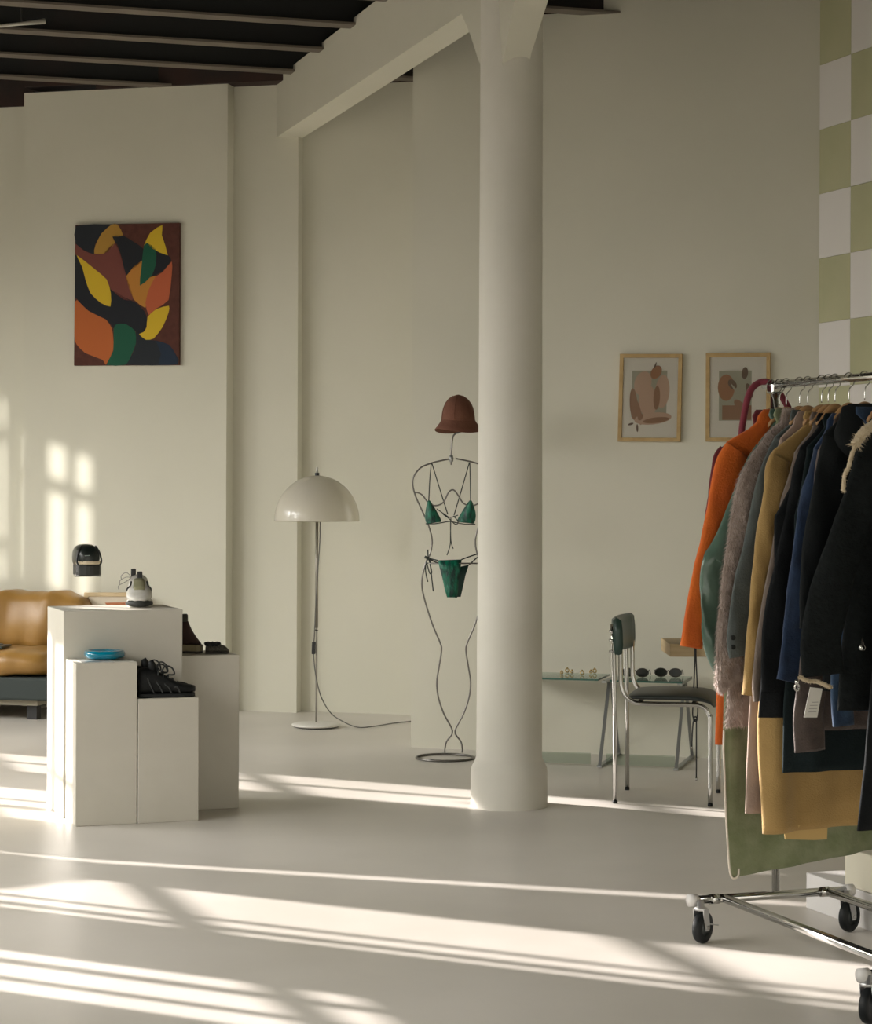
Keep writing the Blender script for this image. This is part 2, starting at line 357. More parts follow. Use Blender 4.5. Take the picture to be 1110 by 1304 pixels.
SH = [('navy', 0, [(97,103),(385,100),(300,180),(250,250),(245,330),(170,300),(97,245)]),
('ochre', 1, [(245,325),(255,260),(300,170),(380,100),(430,97),(475,190),(390,195),(410,240),(370,300),(320,328)]),
('ink', 1, [(385,195),(470,185),(560,240),(640,300),(625,390),(500,500),(470,380),(430,260)]),
('plum', 1, [(92,245),(160,300),(245,332),(320,328),(400,245),(440,300),(470,400),(500,500),(560,690),(480,690),(380,610),(345,530),(240,440),(105,335),(92,335)]),
('ink', 1, [(92,340),(110,345),(150,430),(180,540),(220,640),(300,715),(378,745),(375,610),(480,670),(580,720),(650,790),(670,860),(660,910),(630,955),(600,960),(580,945),(500,890),(430,885),(405,920),(350,850),(200,780),(110,680),(92,660)]),
('yellow', 2, [(105,335),(240,440),(345,530),(380,640),(378,745),(300,715),(220,640),(180,540),(150,430)]),
('orange', 1, [(110,690),(200,775),(340,845),(390,920),(402,1000),(402,1090),(345,1205),(320,1165),(180,1110),(110,1040),(91,980),(93,740)]),
('green', 2, [(430,885),(500,885),(575,940),(580,1040),(545,1130),(500,1206),(350,1206),(402,1100),(405,920)]),
('navy', 1, [(580,945),(680,1010),(740,1015),(840,1050),(890,1120),(910,1206),(505,1206),(550,1130),(582,1040)]),
('blue', 2, [(740,1020),(840,1050),(890,1120),(905,1203),(760,1203),(780,1120)]),
('amber', 1, [(625,385),(500,510),(560,690),(655,760),(655,720),(680,620),(745,515),(690,520),(610,585)]),
('coral', 2, [(860,400),(860,500),(835,700),(740,765),(680,815),(655,720),(680,620),(730,520),(790,480)]),
('yellow', 2, [(838,745),(835,800),(790,910),(720,1000),(660,1010),(605,965),(640,950),(665,910),(672,830),(740,770)]),
('ink', 2, [(690,285),(830,350),(855,390),(790,470),(700,515),(735,420),(730,310)]),
('green', 3, [(640,270),(665,250),(735,300),(735,420),(700,510),(610,585),(620,450)]),
('yellow', 3, [(640,270),(690,170),(785,112),(780,190),(828,350),(700,290),(665,250)])]
for cn, lay, pts in SH:
    P = [quad_uv((tl, tr, br, bl), min(max((x-90)/826, 0.003), 0.997), min(max((y-96)/1113, 0.003), 0.997)) for x, y in pts]
    # rounded edges between the traced points
    P2 = []
    n = len(P)
    for i in range(n):
        P2.append(P[i]); a, b, c, d = P[i-1], P[i], P[(i+1) % n], P[(i+2) % n]
        m = (b+c)/2 + ((b-a)+(c-d))*0.04
        P2.append(m)
    mb = MB(); mb.prism([p-N*(0.0004*(lay+1)) for p in P2], N*0.0004*(lay+1))
    mb.build('painted_leaf', plain('art_'+cn, ACOL[cn], 0.85), art)
def framed(label, corners, inner, blobs, origin_bl):
    tl, tr, br, bl = [on_ch(x, y, 0.022) for x, y in corners]
    t = thing('framed_print', V((bl.x+br.x)/2, (bl.y+br.y)/2, bl.z)+N*0.022, label, 'picture')
    fw = 0.062
    il = [quad_uv((tl, tr, br, bl), a, b) for a, b in ((fw*1.0, fw*0.72), (1-fw, fw*0.72), (1-fw, 1-fw*0.72), (fw, 1-fw*0.72))]
    oc = [tl, tr, br, bl]
    for i in range(4):
        j = (i+1) % 4
        mb = MB(); mb.prism([oc[i], oc[j], il[j], il[i]], N*0.020); mb.build('frame_rail', 'gold_wood', t, bevel=0.001)
    mb = MB(); mb.prism([p+N*0.010 for p in il], N*0.004); mb.build('mat_board', 'paper', t)
    for k, (cn, colr, kind, prm) in enumerate(blobs):
        if kind == 'rect':
            x0, y0, x1, y1 = prm; pts = [(x0, y0), (x1, y0), (x1, y1), (x0, y1)]
        elif kind == 'ell':
            cx, cy, rx, ry, an = prm; pts = []
            for q in range(20):
                a = 2*PI*q/20; x = rx*math.cos(a); y = ry*math.sin(a)
                pts.append((cx+x*math.cos(an)-y*math.sin(an), cy+x*math.sin(an)+y*math.cos(an)))
        else: pts = prm
        P = [quad_uv(il, a, b) for a, b in pts]
        mb = MB(); mb.prism([p+N*(0.0098-0.0003*k) for p in P], N*0.0002); mb.build('print_shape', plain(cn, colr, 0.85), t)
    mb = MB(); mb.prism([p+N*0.003 for p in il], N*0.002); mb.build('glass_pane', 'glass', t)
PK = ('print_pink', (0.60, 0.42, 0.31)); BR = ('print_brown', (0.36, 0.21, 0.13)); GR = ('print_sage', (0.44, 0.43, 0.33)); DK = ('print_dark', (0.20, 0.14, 0.10)); TE_ = ('print_terra', (0.42, 0.22, 0.12))
framed('gold-framed print of pale pink leaves hanging nearer the column', [(789, 450.5), (868.5, 450.5), (866, 562.5), (786, 562.2)], None,
 [(*GR, 'rect', (0.16, 0.16, 0.80, 0.74)), (*PK, 'ell', (0.36, 0.32, 0.17, 0.14, -0.6)), (*PK, 'ell', (0.72, 0.42, 0.13, 0.21, 0.1)), (*PK, 'ell', (0.46, 0.54, 0.17, 0.20, -0.2)),
  (*BR, 'ell', (0.62, 0.50, 0.06, 0.15, 0.05)), (*BR, 'ell', (0.20, 0.58, 0.07, 0.20, -0.12)), (*BR, 'ell', (0.29, 0.68, 0.05, 0.17, -0.35)), (*TE_, 'ell', (0.60, 0.18, 0.11, 0.075, -0.5)),
  (*PK, 'ell', (0.56, 0.76, 0.34, 0.075, -0.07)), (*BR, 'ell', (0.62, 0.78, 0.24, 0.035, -0.08)), (*DK, 'ell', (0.58, 0.095, 0.012, 0.045, 0.5)), (*DK, 'ell', (0.28, 0.88, 0.018, 0.05, -0.1)), (*DK, 'ell', (0.16, 0.83, 0.05, 0.014, -0.2)), (*BR, 'ell', (0.33, 0.74, 0.05, 0.04, -0.6))], None)
framed('gold-framed print with a terracotta disc and dark leaves beside the clothes rail', [(898.5, 449.8), (980.5, 448.8), (980, 562.2), (898, 562.3)], None,
 [(*GR, 'rect', (0.16, 0.17, 0.74, 0.79)), (*TE_, 'ell', (0.29, 0.38, 0.15, 0.165, 0)), (*BR, 'rect', (0.22, 0.60, 0.74, 0.78)), (*DK, 'ell', (0.40, 0.34, 0.085, 0.055, 0.5)), (*DK, 'ell', (0.62, 0.20, 0.055, 0.075, 0.2)),
  (*GR, 'ell', (0.52, 0.47, 0.20, 0.02, 0.75)), (*DK, 'ell', (0.70, 0.42, 0.05, 0.10, -0.5)), (*BR, 'ell', (0.55, 0.62, 0.14, 0.06, 0.6))], None)
# ------------------------------------------------------------------ display pedestals
def pedestal(fl, wd, dp, hg, label):
    a = V(fl.x, fl.y, 0); b = MB(); e = 0.004
    t = thing('display_pedestal', a+W*wd/2+D*dp/2, label, 'pedestal', None)
    th = 0.018
    b.obox(a, W*wd, D*dp, V(0, 0, hg)); b.build('body', 'white_paint', t, bevel=0.0025)
    return a
tFL = gp(80, 1042.2); tW, tD, tH = 0.508, 0.397, 0.868
pt = pedestal(tFL, tW, tD, tH, 'tallest and widest white plinth, with the white sneaker on top')
s_fl = gp(96, 1052.6)
sD = (tFL-s_fl).dot(D)-0.004
ps = pedestal(s_fl, 0.254, sD, 0.667, 'slim white plinth carrying the turquoise glass dish')
m_fl = s_fl+W*0.258
pm_ = pedestal(m_fl, 0.256, sD, 0.514, 'lowest white plinth, with the black lace-up shoes on top')
r_fr = gp(304, 1029)
rw = (r_fr-(pt+W*tW)).dot(W)-0.003
r_fl = r_fr-W*rw
prt = pedestal(r_fl, rw, 0.30, 0.664, 'white plinth carrying the brown ankle boot')
# ------------------------------------------------------------------ shoes
def shoe_loft(b, base, fwd, side, secs, n=18, p=2.4):
    """secs: (along, half width, bottom, top, centre shift); rounded cross sections"""
    rows = []
    for al, hw, zb_, zt_, sh in secs:
        row = []
        for k in range(n):
            a = 2*PI*k/n; c, s_ = math.cos(a), math.sin(a)
            x = hw*math.copysign(abs(c)**(2/p), c); z = (zt_+zb_)/2+(zt_-zb_)/2*math.copysign(abs(s_)**(2/p), s_)
            row.append(base+fwd*al+side*(x+sh)+V(0, 0, z))
        rows.append(row)
    b.grid(rows, True, True, True)
def sole(b, base, fwd, side, pts, z0, z1, g=1.0):
    P = [base+fwd*al+side*x*g+V(0, 0, z0) for al, x in pts]; b.prism(P, V(0, 0, z1-z0))
FOOT = [(0, 0), (0.005, 0.022), (0.03, 0.034), (0.10, 0.033), (0.16, 0.040), (0.22, 0.046), (0.265, 0.036), (0.285, 0.012), (0.286, 0), (0.284, -0.012), (0.262, -0.034), (0.22, -0.042), (0.16, -0.036), (0.10, -0.032), (0.03, -0.033), (0.005, -0.021)]
# white chunky trainer, toe to the camera
fw = V(0.15, -0.99, 0).normalized(); sd = V(-fw.y, fw.x, 0)
toe = onp(173, 772.5, V(0, 0, tH), V(0, 0, 1)); toe = gp(177.5, 774.0, tH)
base = toe-fw*0.275; base.z = 0
t = thing('trainer', base+fw*0.14+V(0, 0, tH), 'chunky white trainer with black pull tabs and a dark toe, standing on the tallest plinth', 'shoe')
b = MB(); sole(b, base, fw, sd, FOOT, tH+0.001, tH+0.034, 1.28); b.build('sole', plain('trainer_sole', (0.74, 0.72, 0.66), 0.6), t, bevel=0.008)
b = MB(); shoe_loft(b, base+V(0, 0, tH), fw, sd, [(0.004, 0.020, 0.03, 0.075, 0), (0.012, 0.040, 0.028, 0.11, 0), (0.05, 0.046, 0.026, 0.135, 0), (0.09, 0.047, 0.026, 0.125, 0), (0.14, 0.050, 0.026, 0.108, 0), (0.19, 0.055, 0.026, 0.086, 0), (0.235, 0.054, 0.025, 0.066, 0), (0.268, 0.042, 0.022, 0.055, 0), (0.286, 0.02, 0.024, 0.042, 0)])
b.build('upper', plain('trainer_white', (0.72, 0.70, 0.65), 0.65, col2=(0.66, 0.64, 0.56), scale=30), t, True)
b = MB(); shoe_loft(b, base+V(0, 0, tH), fw, sd, [(0.222, 0.060, 0.002, 0.030, 0), (0.25, 0.058, 0.002, 0.036, 0), (0.275, 0.047, 0.002, 0.036, 0), (0.290, 0.028, 0.004, 0.030, 0), (0.296, 0.01, 0.008, 0.022, 0)]); b.build('toe_bumper', plain('trainer_dark', (0.035, 0.037, 0.033), 0.6), t, True)
b = MB(); shoe_loft(b, base+V(0, 0, tH), fw, sd, [(0.12, 0.024, 0.10, 0.122, 0), (0.15, 0.026, 0.08, 0.110, 0), (0.19, 0.028, 0.06, 0.093, 0), (0.215, 0.024, 0.055, 0.080, 0)]); b.build('tongue', plain('trainer_olive', (0.33, 0.32, 0.19), 0.8), t, True)
for al, x, z, hh, w_ in ((0.115, 0.004, 0.108, 0.042, 0.011), (0.006, -0.022, 0.098, 0.060, 0.011)):
    b = MB(); o = base+fw*al+sd*(x-w_)+V(0, 0, tH+z); b.obox(o, sd*2*w_, -fw*0.012, V(0, 0, hh)+fw*(-0.004)); b.build('pull_tab', 'black_plastic', t, bevel=0.003)
for sg in (-1, 1):
    b = MB(); b.tube(cr([base+fw*0.205+sd*sg*0.046+V(0, 0, tH+0.052), base+fw*0.175+sd*sg*0.052+V(0, 0, tH+0.075), base+fw*0.19+sd*sg*0.037+V(0, 0, tH+0.093), base+fw*0.165+sd*sg*0.034+V(0, 0, tH+0.108)], 5), 0.0035, 6); b.build('stripe', 'black_plastic', t, True)
b = MB()
for k in range(3):
    p = base+fw*0.03-sd*0.03+V(0, 0, tH+0.12); e = base+fw*0.02-sd*(0.075+0.006*k)+V(0, 0, tH+0.128-0.022*k)
    b.tube(cr([p, (p+e)/2+V(0, 0, 0.018-0.01*k), e, e+V(0, 0, -0.016)], 4), 0.0016, 5)
b.build('lace', plain('lace_grey', (0.25, 0.25, 0.23), 0.7), t, True)
# black open mule with a stacked sole on the acrylic riser, toe to the camera
rz = tH; rb0 = gp(96.2, 771.0, rz); rbw = 0.112
rA = V(rb0.x, rb0.y, tH)
rh = 0.128
rt = thing('acrylic_riser', rA+W*rbw/2+D*0.05, 'clear acrylic riser box on the tallest plinth under the black mule', 'display riser')
th = 0.003
for nm, o, a_, c_ in (('panel', rA, W*rbw, D*th), ('panel', rA+D*0.097, W*rbw, D*th)):
    b = MB(); b.obox(o+V(0, 0, 0.0005), a_, c_, V(0, 0, rh-th)); b.build(nm, 'acrylic', rt)
b = MB(); b.obox(rA+V(0, 0, rh-th), W*rbw, D*0.10, V(0, 0, th)); b.build('panel', 'acrylic', rt)
zz = rA.z+rh+0.0005; ctr = rA+W*rbw/2-D*0.055; fw = (-D).normalized(); sd = W
mb_ = ctr-fw*0.19; mb_ = V(mb_.x, mb_.y, zz)
mb_ = V((rA+W*rbw*0.5).x, (rA+W*rbw*0.5).y, zz)-fw*0.17
t = thing('mule', mb_+fw*0.1, 'black leather mule with a thick sole and pale lining on the acrylic riser', 'shoe')
b = MB(); sole(b, mb_, fw, sd, [(al*0.72, x) for al, x in FOOT], zz-zz, 0.050, 1.28); 
b.v = [v for v in b.v]; b.build('sole', plain('mule_sole', (0.016, 0.017, 0.015), 0.4), t, bevel=0.006)
b = MB(); sole(b, mb_+V(0, 0, 0.052), fw, sd, [(al*0.735, x) for al, x in FOOT], 0, 0.014, 1.27); b.build('footbed', plain('mule_lining', (0.66, 0.56, 0.40), 0.7), t, bevel=0.003)
b = MB(); shoe_loft(b, mb_, fw, sd, [(0.02, 0.046, 0.030, 0.125, 0), (0.06, 0.052, 0.026, 0.138, 0), (0.12, 0.054, 0.026, 0.139, 0), (0.160, 0.052, 0.026, 0.134, 0), (0.186, 0.045, 0.030, 0.122, 0), (0.199, 0.034, 0.040, 0.108, 0), (0.204, 0.016, 0.055, 0.090, 0)], 20, 2.6); b.build('upper', plain('mule_leather', (0.014, 0.019, 0.017), 0.28), t, True)
for k in range(3):
    b = MB(); b.tube([mb_+fw*(0.187+0.007*k)+sd*(-0.022)+V(0, 0, 0.112-0.011*k), mb_+fw*(0.189+0.007*k)+sd*0.000+V(0, 0, 0.113-0.011*k)], 0.0022, 6); b.build('embossing', plain('mule_mark', (0.30, 0.36, 0.34), 0.4), t)
for sg in (-1, 1):
    b = MB(); b.tube(cr([mb_+fw*0.19+sd*sg*0.046+V(0, 0, 0.046), mb_+fw*0.188+sd*sg*0.054+V(0, 0, 0.066), mb_+fw*0.18+sd*sg*0.046+V(0, 0, 0.105), mb_+fw*0.17+sd*sg*0.030+V(0, 0, 0.132)], 5), 0.0042, 6); b.build('piping', 'black_plastic', t, True)
# black lace-up shoes on the low plinth, toes to the right
zz = 0.514
def lace_shoe(base, fw, label):
    fw = fw.normalized(); sd = V(-fw.y, fw.x, 0); fw = fw*0.85
    t = thing('lace_up_shoe', base+fw*0.14, label, 'shoe')
    BL = plain('shoe_black', (0.006, 0.007, 0.0075), 0.6, col2=(0.011, 0.012, 0.012), scale=40, spec=0.25)
    b = MB(); sole(b, base, fw, sd, [(al, x) for al, x in FOOT], 0.001, 0.018, 0.9); b.build('sole', 'black_rubber', t, bevel=0.004)
    b = MB(); shoe_loft(b, base, fw, sd, [(0.0, 0.014, 0.02, 0.09, 0), (0.008, 0.030, 0.018, 0.122, 0), (0.04, 0.034, 0.018, 0.126, 0), (0.075, 0.034, 0.018, 0.120, 0), (0.11, 0.035, 0.018, 0.105, 0), (0.15, 0.038, 0.018, 0.085, 0), (0.19, 0.042, 0.018, 0.066, 0), (0.225, 0.043, 0.018, 0.055, 0), (0.262, 0.034, 0.018, 0.052, 0), (0.285, 0.016, 0.022, 0.046, 0)]); b.build('upper', BL, t, True)
    b = MB(); shoe_loft(b, base, fw, sd, [(0.055, 0.016, 0.11, 0.150, 0), (0.075, 0.020, 0.09, 0.158, 0), (0.09, 0.016, 0.09, 0.140, 0)], 12); b.build('tongue', BL, t, True)
    for k in range(5):
        al = 0.095+0.024*k; z = 0.116-0.014*k
        b = MB(); b.tube(cr([base+fw*al-sd*0.030+V(0, 0, z-0.022), base+fw*(al+0.006)-sd*0.014+V(0, 0, z), base+fw*(al+0.010)+sd*0.012+V(0, 0, z+0.002), base+fw*(al+0.004)+sd*0.030+V(0, 0, z-0.018)], 4), 0.0032, 6); b.build('lace', plain('shoe_lace', (0.028, 0.032, 0.032), 0.7), t, True)
    for k in range(4):
        a0 = 0.045+0.042*k; b = MB(); b.tube(cr([base+fw*(a0+0.03)-sd*0.041*(1 if k < 2 else 1.1)+V(0, 0, 0.020), base+fw*(a0+0.016)-sd*(0.0385+0.003*(k > 1))+V(0, 0, 0.045), base+fw*a0-sd*(0.033+0.003*(k > 1))+V(0, 0, 0.078-0.011*k), base+fw*(a0-0.008)-sd*0.020+V(0, 0, 0.106-0.013*k)], 4), 0.0028, 6); b.build('side_overlay', plain('shoe_overlay', (0.035, 0.038, 0.038), 0.6), t, True)
    for k, (a0, hh, ln) in enumerate(((0.095, 0.030, 0.055), (0.115, 0.024, 0.065))):
        p = base+fw*a0-sd*0.012*k+V(0, 0, 0.116-0.01*k)
        b = MB(); b.tube(cr([p, p+fw*ln*0.3+V(0, 0, hh), p+fw*ln*0.8+V(0, 0, hh*0.7), p+fw*ln+V(0, 0, -0.010), p+fw*ln*0.5+V(0, 0, -0.012)], 6), 0.0034, 6); b.build('lace_loop', plain('shoe_lace', (0.028, 0.032, 0.032), 0.7), t, True)
sh0 = m_fl+W*(-0.02)+D*0.055+V(0, 0, zz)
lace_shoe(m_fl+W*0.006+D*0.048+V(0, 0, zz), (W*0.995-D*0.02).normalized(), 'black lace-up shoe on the lowest plinth, standing at its front edge')
lace_shoe(m_fl+D*0.152+V(0, 0, zz)-W*0.0, (W*0.995+D*0.02).normalized(), 'black lace-up shoe on the lowest plinth, half hidden behind its pair')
# brown boot and dark woven slipper on the right-hand plinth
zz = 0.664
bb = r_fl+D*0.20+V(0, 0, zz)-W*0.0; bb = prt+W*0.002+D*0.16+V(0, 0, zz)
fw = (W*0.80-D*0.6).normalized(); fw = (W*0.93-D*0.36).normalized(); sd = V(-fw.y, fw.x, 0)
bb = prt+W*0.024+D*0.16+V(0, 0, zz)
bb = bb+W*0.012
t = thing('ankle_boot', bb+fw*0.1, 'dark brown suede ankle boot with a pale sole beside the tallest plinth', 'boot')
sc = 0.39
b = MB(); sole(b, bb, fw, sd, [(al*sc*0.9, x) for al, x in FOOT], 0.001, 0.010, 0.8); b.build('outsole', plain('boot_outsole', (0.03, 0.025, 0.02), 0.6), t, bevel=0.002)
b = MB(); sole(b, bb, fw, sd, [(al*sc*0.9, x) for al, x in FOOT], 0.010, 0.038, 0.78); b.build('midsole', plain('boot_midsole', (0.26, 0.22, 0.13), 0.7), t, bevel=0.003)
b = MB(); shoe_loft(b, bb, fw, sd, [(0.002, 0.016, 0.036, 0.14, 0), (0.010, 0.030, 0.036, 0.150, 0), (0.035, 0.032, 0.036, 0.140, 0), (0.050, 0.032, 0.036, 0.105, 0), (0.066, 0.032, 0.036, 0.078, 0), (0.082, 0.026, 0.036, 0.056, 0), (0.092, 0.012, 0.036, 0.045, 0)]); b.build('upper', plain('boot_suede', (0.040, 0.020, 0.016), 0.9), t, True)
b = MB(); shoe_loft(b, bb, fw, sd, [(0.004, 0.018, 0.13, 0.168, 0), (0.014, 0.026, 0.13, 0.172, 0), (0.028, 0.022, 0.13, 0.172, 0), (0.034, 0.008, 0.135, 0.168, 0)], 14); b.build('cuff', plain('boot_cuff', (0.045, 0.042, 0.032), 0.9), t, True)
sb = gp(261, 832.5, zz); sb = V(sb.x, sb.y, zz); fw = (W*0.96-D*0.28).normalized(); sd = V(-fw.y, fw.x, 0)
t = thing('woven_slipper', sb+fw*0.05, 'small dark woven slipper with a ruffled opening beside the brown boot', 'shoe')
b = MB(); sole(b, sb, fw, sd, [(al*0.36, x) for al, x in FOOT], 0.001, 0.007, 0.75); b.build('sole', plain('slipper_sole', (0.05, 0.042, 0.03), 0.7), t)
b = MB(); shoe_loft(b, sb, fw, sd, [(0.002, 0.012, 0.006, 0.03, 0), (0.01, 0.024, 0.006, 0.040, 0), (0.04, 0.028, 0.006, 0.038, 0), (0.065, 0.031, 0.006, 0.042, 0), (0.085, 0.029, 0.006, 0.035, 0), (0.099, 0.018, 0.006, 0.022, 0), (0.104, 0.006, 0.008, 0.014, 0)]); b.build('upper', plain('slipper_weave', (0.035, 0.032, 0.024), 0.85, col2=(0.10, 0.09, 0.07), scale=160, bump=0.5, bscale=220), t, True)
b = MB(); pts = []
for k in range(60):
    a = 2*PI*k/60; rr = 1+0.14*math.sin(a*11)
    pts.append(sb+fw*(0.032+0.028*math.cos(a)*rr)+sd*(0.022*math.sin(a)*rr)+V(0, 0, 0.042+0.005*math.sin(a*9)))
b.tube(pts+[pts[0]], 0.0065, 6); b.build('ruffle', plain('slipper_ruffle', (0.018, 0.018, 0.017), 0.9), t, True)
# turquoise glass dish and a printed card
zz = 0.667
dc = gp(132.5, 840.0, zz)
cd = gp(108, 843.5, zz); cd = ps+W*0.028+D*0.01+V(0, 0, zz)
t = thing('printed_card', cd, 'glossy printed card under the turquoise dish', 'card')
b = MB(); b.obox(cd+V(0, 0, 0.0005), W*0.13, D*0.11, V(0, 0, 0.002)); b.build('card', plain('card_paper', (0.55, 0.55, 0.52), 0.25), t)
b = MB(); b.obox(cd+W*0.02+D*0.01+V(0, 0, 0.0026), W*0.06, D*0.05, V(0, 0, 0.0004)); b.build('card_photo', plain('card_ink', (0.10, 0.12, 0.12), 0.3), t)
tq = bpy.data.materials.new('turquoise_glass'); tq.use_nodes = True; q = tq.node_tree.nodes['Principled BSDF']
q.inputs['Base Color'].default_value = (0.0, 0.27, 0.42, 1); q.inputs['Roughness'].default_value = 0.08; q.inputs['Coat Weight'].default_value = 0.6; q.inputs['Transmission Weight'].default_value = 0.25
M['turq'] = tq
b = MB(); rows = []
dz = zz+0.0032
prof = [(0.0, 0.001), (0.060, 0.001), (0.076, 0.005), (0.084, 0.014), (0.085, 0.024), (0.079, 0.034), (0.068, 0.037), (0.058, 0.030), (0.03, 0.018), (0.0, 0.016)]
for r_, h_ in prof:
    rows.append([V(dc.x, dc.y, dz+h_)+V(1, 0, 0)*(r_*(1+0.05*math.sin(5*a))*math.cos(a))+V(0, 1, 0)*(r_*(1+0.05*math.sin(5*a))*math.sin(a)) for a in [2*PI*k/40 for k in range(40)]])
b.grid(rows, True); tag(b.build('glass_dish', 'turq', None, True, origin=V(dc.x, dc.y, dz)), 'turquoise glass dish with a wavy thick rim on the slim plinth', 'dish')
# ------------------------------------------------------------------ sofa and leaning picture
sfY = 13.05
def sp(x, y, Y): return atY(x, y, Y)
sR = atY(64, 618, 13.05); sR.z = 0       # right front corner of the sofa
sw = 1.75; sdp = 0.78
t = thing('leather_sofa', sR-U*sw/2+N*sdp/2, 'tan leather sofa with pleated cushions on a dark upholstered base', 'sofa')
LE = plain('tan_leather', (0.31, 0.165, 0.04), 0.38, col2=(0.38, 0.21, 0.055), scale=5, bump=0.15, bscale=20)
LD = plain('leather_shade', (0.33, 0.18, 0.06), 0.42, bump=0.15, bscale=20)  # plain tan leather for the back panel
b = MB(); b.obox(sR-U*sw+V(0, 0, 0.118), U*sw, N*sdp, V(0, 0, 0.135)); b.build('base', plain('sofa_base', (0.035, 0.045, 0.042), 0.85), t, bevel=0.015)
b = MB(); b.obox(sR-U*sw+U*0.1+N*0.05+V(0, 0, 0.085), U*(sw-0.2), N*(sdp-0.1), V(0, 0, 0.033)); b.build('plinth_rail', plain('sofa_rail', (0.30, 0.27, 0.20), 0.6), t)
for q, d in ((0.12, 0.08), (sw-0.18, 0.08), (0.12, sdp-0.14), (sw-0.18, sdp-0.14)):
    b = MB(); b.obox(sR-U*sw+U*q+N*d, U*0.06, N*0.06, V(0, 0, 0.085)); b.build('foot', plain('sofa_foot', (0.02, 0.02, 0.02), 0.5), t)
def cushion(o, a, bb_, c, puff, pl, n=14, mm=26):
    rows = []
    for i in range(n):
        v_ = 2*PI*i/n; row = []
        cv, sv = math.cos(v_), math.sin(v_)
        for j in range(mm+1):
            u_ = j/mm
            e = (1-abs(2*u_-1)**5)**0.5 if 0 < u_ < 1 else 0.0
            x = 0.5+0.5*math.copysign(abs(cv)**0.55, cv)*(0.55+0.45*e); z = 0.5+0.5*math.copysign(abs(sv)**0.55, sv)*(0.55+0.45*e)
            p = o+a*u_+bb_*x+c*z
            w_ = pl*(math.sin(u_*17+v_*0.8)+0.7*math.sin(u_*31+1.6*v_)+noise.noise(V(u_*9, v_, 3)))*(0.4+0.6*abs(cv))
            nv = (bb_.normalized()*(x-0.5)+c.normalized()*(z-0.5))
            row.append(p+nv*w_)
        rows.append(row)
    mbx = MB(); mbx.grid([list(r_) for r_ in zip(*rows)], True, True, True); return mbx
cw = 0.86
for k in range(2):
    o = sR-U*(cw*(k+1)+0.02)+V(0, 0, 0.25)+N*0.0
    cushion(o+N*(-0.02), U*(cw-0.015), N*0.56, V(0, 0, 0.165), 0, 0.012).build('seat_cushion', LE, t, True)
    cushion(o+N*0.50+V(0, 0, 0.12), U*(cw-0.01), N*0.23, V(0, 0, 0.365)+N*0.05, 0, 0.026).build('back_cushion', LE, t, True)
b = MB(); b.obox(sR-U*sw+N*0.70+V(0, 0, 0.25), U*sw, N*0.07, V(0, 0, 0.40)); b.build('back_panel', LD, t, bevel=0.02)
mgp = sR-U*0.62+N*0.03+V(0, 0, 0.418)
t = thing('magazine', mgp, 'dark folded magazine lying on the sofa seat', 'magazine')
b = MB(); b.obox(mgp, U*0.27+N*0.05, N*0.20-U*0.03, V(0, 0, 0.010)); b.build('cover', plain('mag_dark', (0.04, 0.06, 0.062), 0.4), t)
b = MB(); b.obox(mgp+U*0.01+N*0.005+V(0, 0, 0.0102), U*0.22+N*0.05, N*0.16-U*0.03, V(0, 0, 0.006)); b.build('page_block', plain('mag_grey', (0.12, 0.15, 0.15), 0.4), t)
fl_ = on_pw(107, 754.5, 0.10); fr_ = on_pw(180, 754.5, 0.10)
t = thing('leaning_picture', V((fl_.x+fr_.x)/2, (fl_.y+fr_.y)/2, 0)-N*0.06, 'wood-framed picture with an orange shape leaning behind the tallest plinth', 'picture')
hh = fl_.z; ax = (fr_-fl_); lean = -N*0.08
oc = [fl_, fr_, V(fr_.x, fr_.y, 0.002)+lean, V(fl_.x, fl_.y, 0.002)+lean]
il = [quad_uv(oc, a, c) for a, c in ((0.07, 0.035), (0.93, 0.035), (0.93, 0.965), (0.07, 0.965))]
for i in range(4):
    j = (i+1) % 4; b = MB(); b.prism([oc[i], oc[j], il[j], il[i]], N*0.02); b.build('frame_rail', 'oak', t, bevel=0.001)
b = MB(); b.prism([p+N*0.008 for p in il], N*0.006); b.build('print', plain('lean_paper', (0.62, 0.54, 0.42), 0.7), t)
b = MB(); b.prism([quad_uv(il, a, c)+N*0.0068 for a, c in ((0.34, 0.055), (0.85, 0.05), (0.92, 0.085), (0.80, 0.12), (0.48, 0.12))], N*0.001); b.build('print_shape', plain('lean_orange', (0.42, 0.14, 0.05), 0.7), t)
# ------------------------------------------------------------------ floor lamp
lc = gp(402.5, 926); ly = lc.y
def lz(y): return CH-(y-HY)*ly/F
t = thing('floor_lamp', lc, 'white mushroom-shade floor lamp on a thin pole with round base', 'lamp')
b = MB(); b.lathe(lc, [(0.0, 0.001), (0.118, 0.001), (0.130, 0.006)], 48); b.build('base_rim', 'black_rubber', t, True)
b = MB(); b.lathe(lc, [(0.128, 0.006), (0.141, 0.012), (0.141, 0.018), (0.130, 0.024), (0.03, 0.030), (0.0, 0.031)], 48); b.build('base', plain('lamp_white', (0.68, 0.66, 0.60), 0.35), t, True)
shb = lz(663.5); sht = lz(606)
b = MB(); b.tube([lc+V(0, 0, 0.03), lc+V(0, 0, sht-0.005)], 0.006, 10); b.build('pole', plain('lamp_pole', (0.40, 0.38, 0.34), 0.3, metal=0.5), t, True)
b = MB(); b.tube([lc+V(0, 0, lz(800)), lc+V(0, 0, lz(664))], 0.0085, 10); b.build('pole_sleeve', plain('lamp_pole2', (0.26, 0.24, 0.20), 0.35, metal=0.5), t, True)
b = MB(); rs = 0.246; pr = [(rs*math.cos(a)*1.0, shb+(sht-shb)*math.sin(a)) for a in [PI/2*k/18 for k in range(18)]]+[(0.012, sht)]
pr2 = [(max(r_-0.004, 0.008), z_-0.004) for r_, z_ in reversed(pr)]
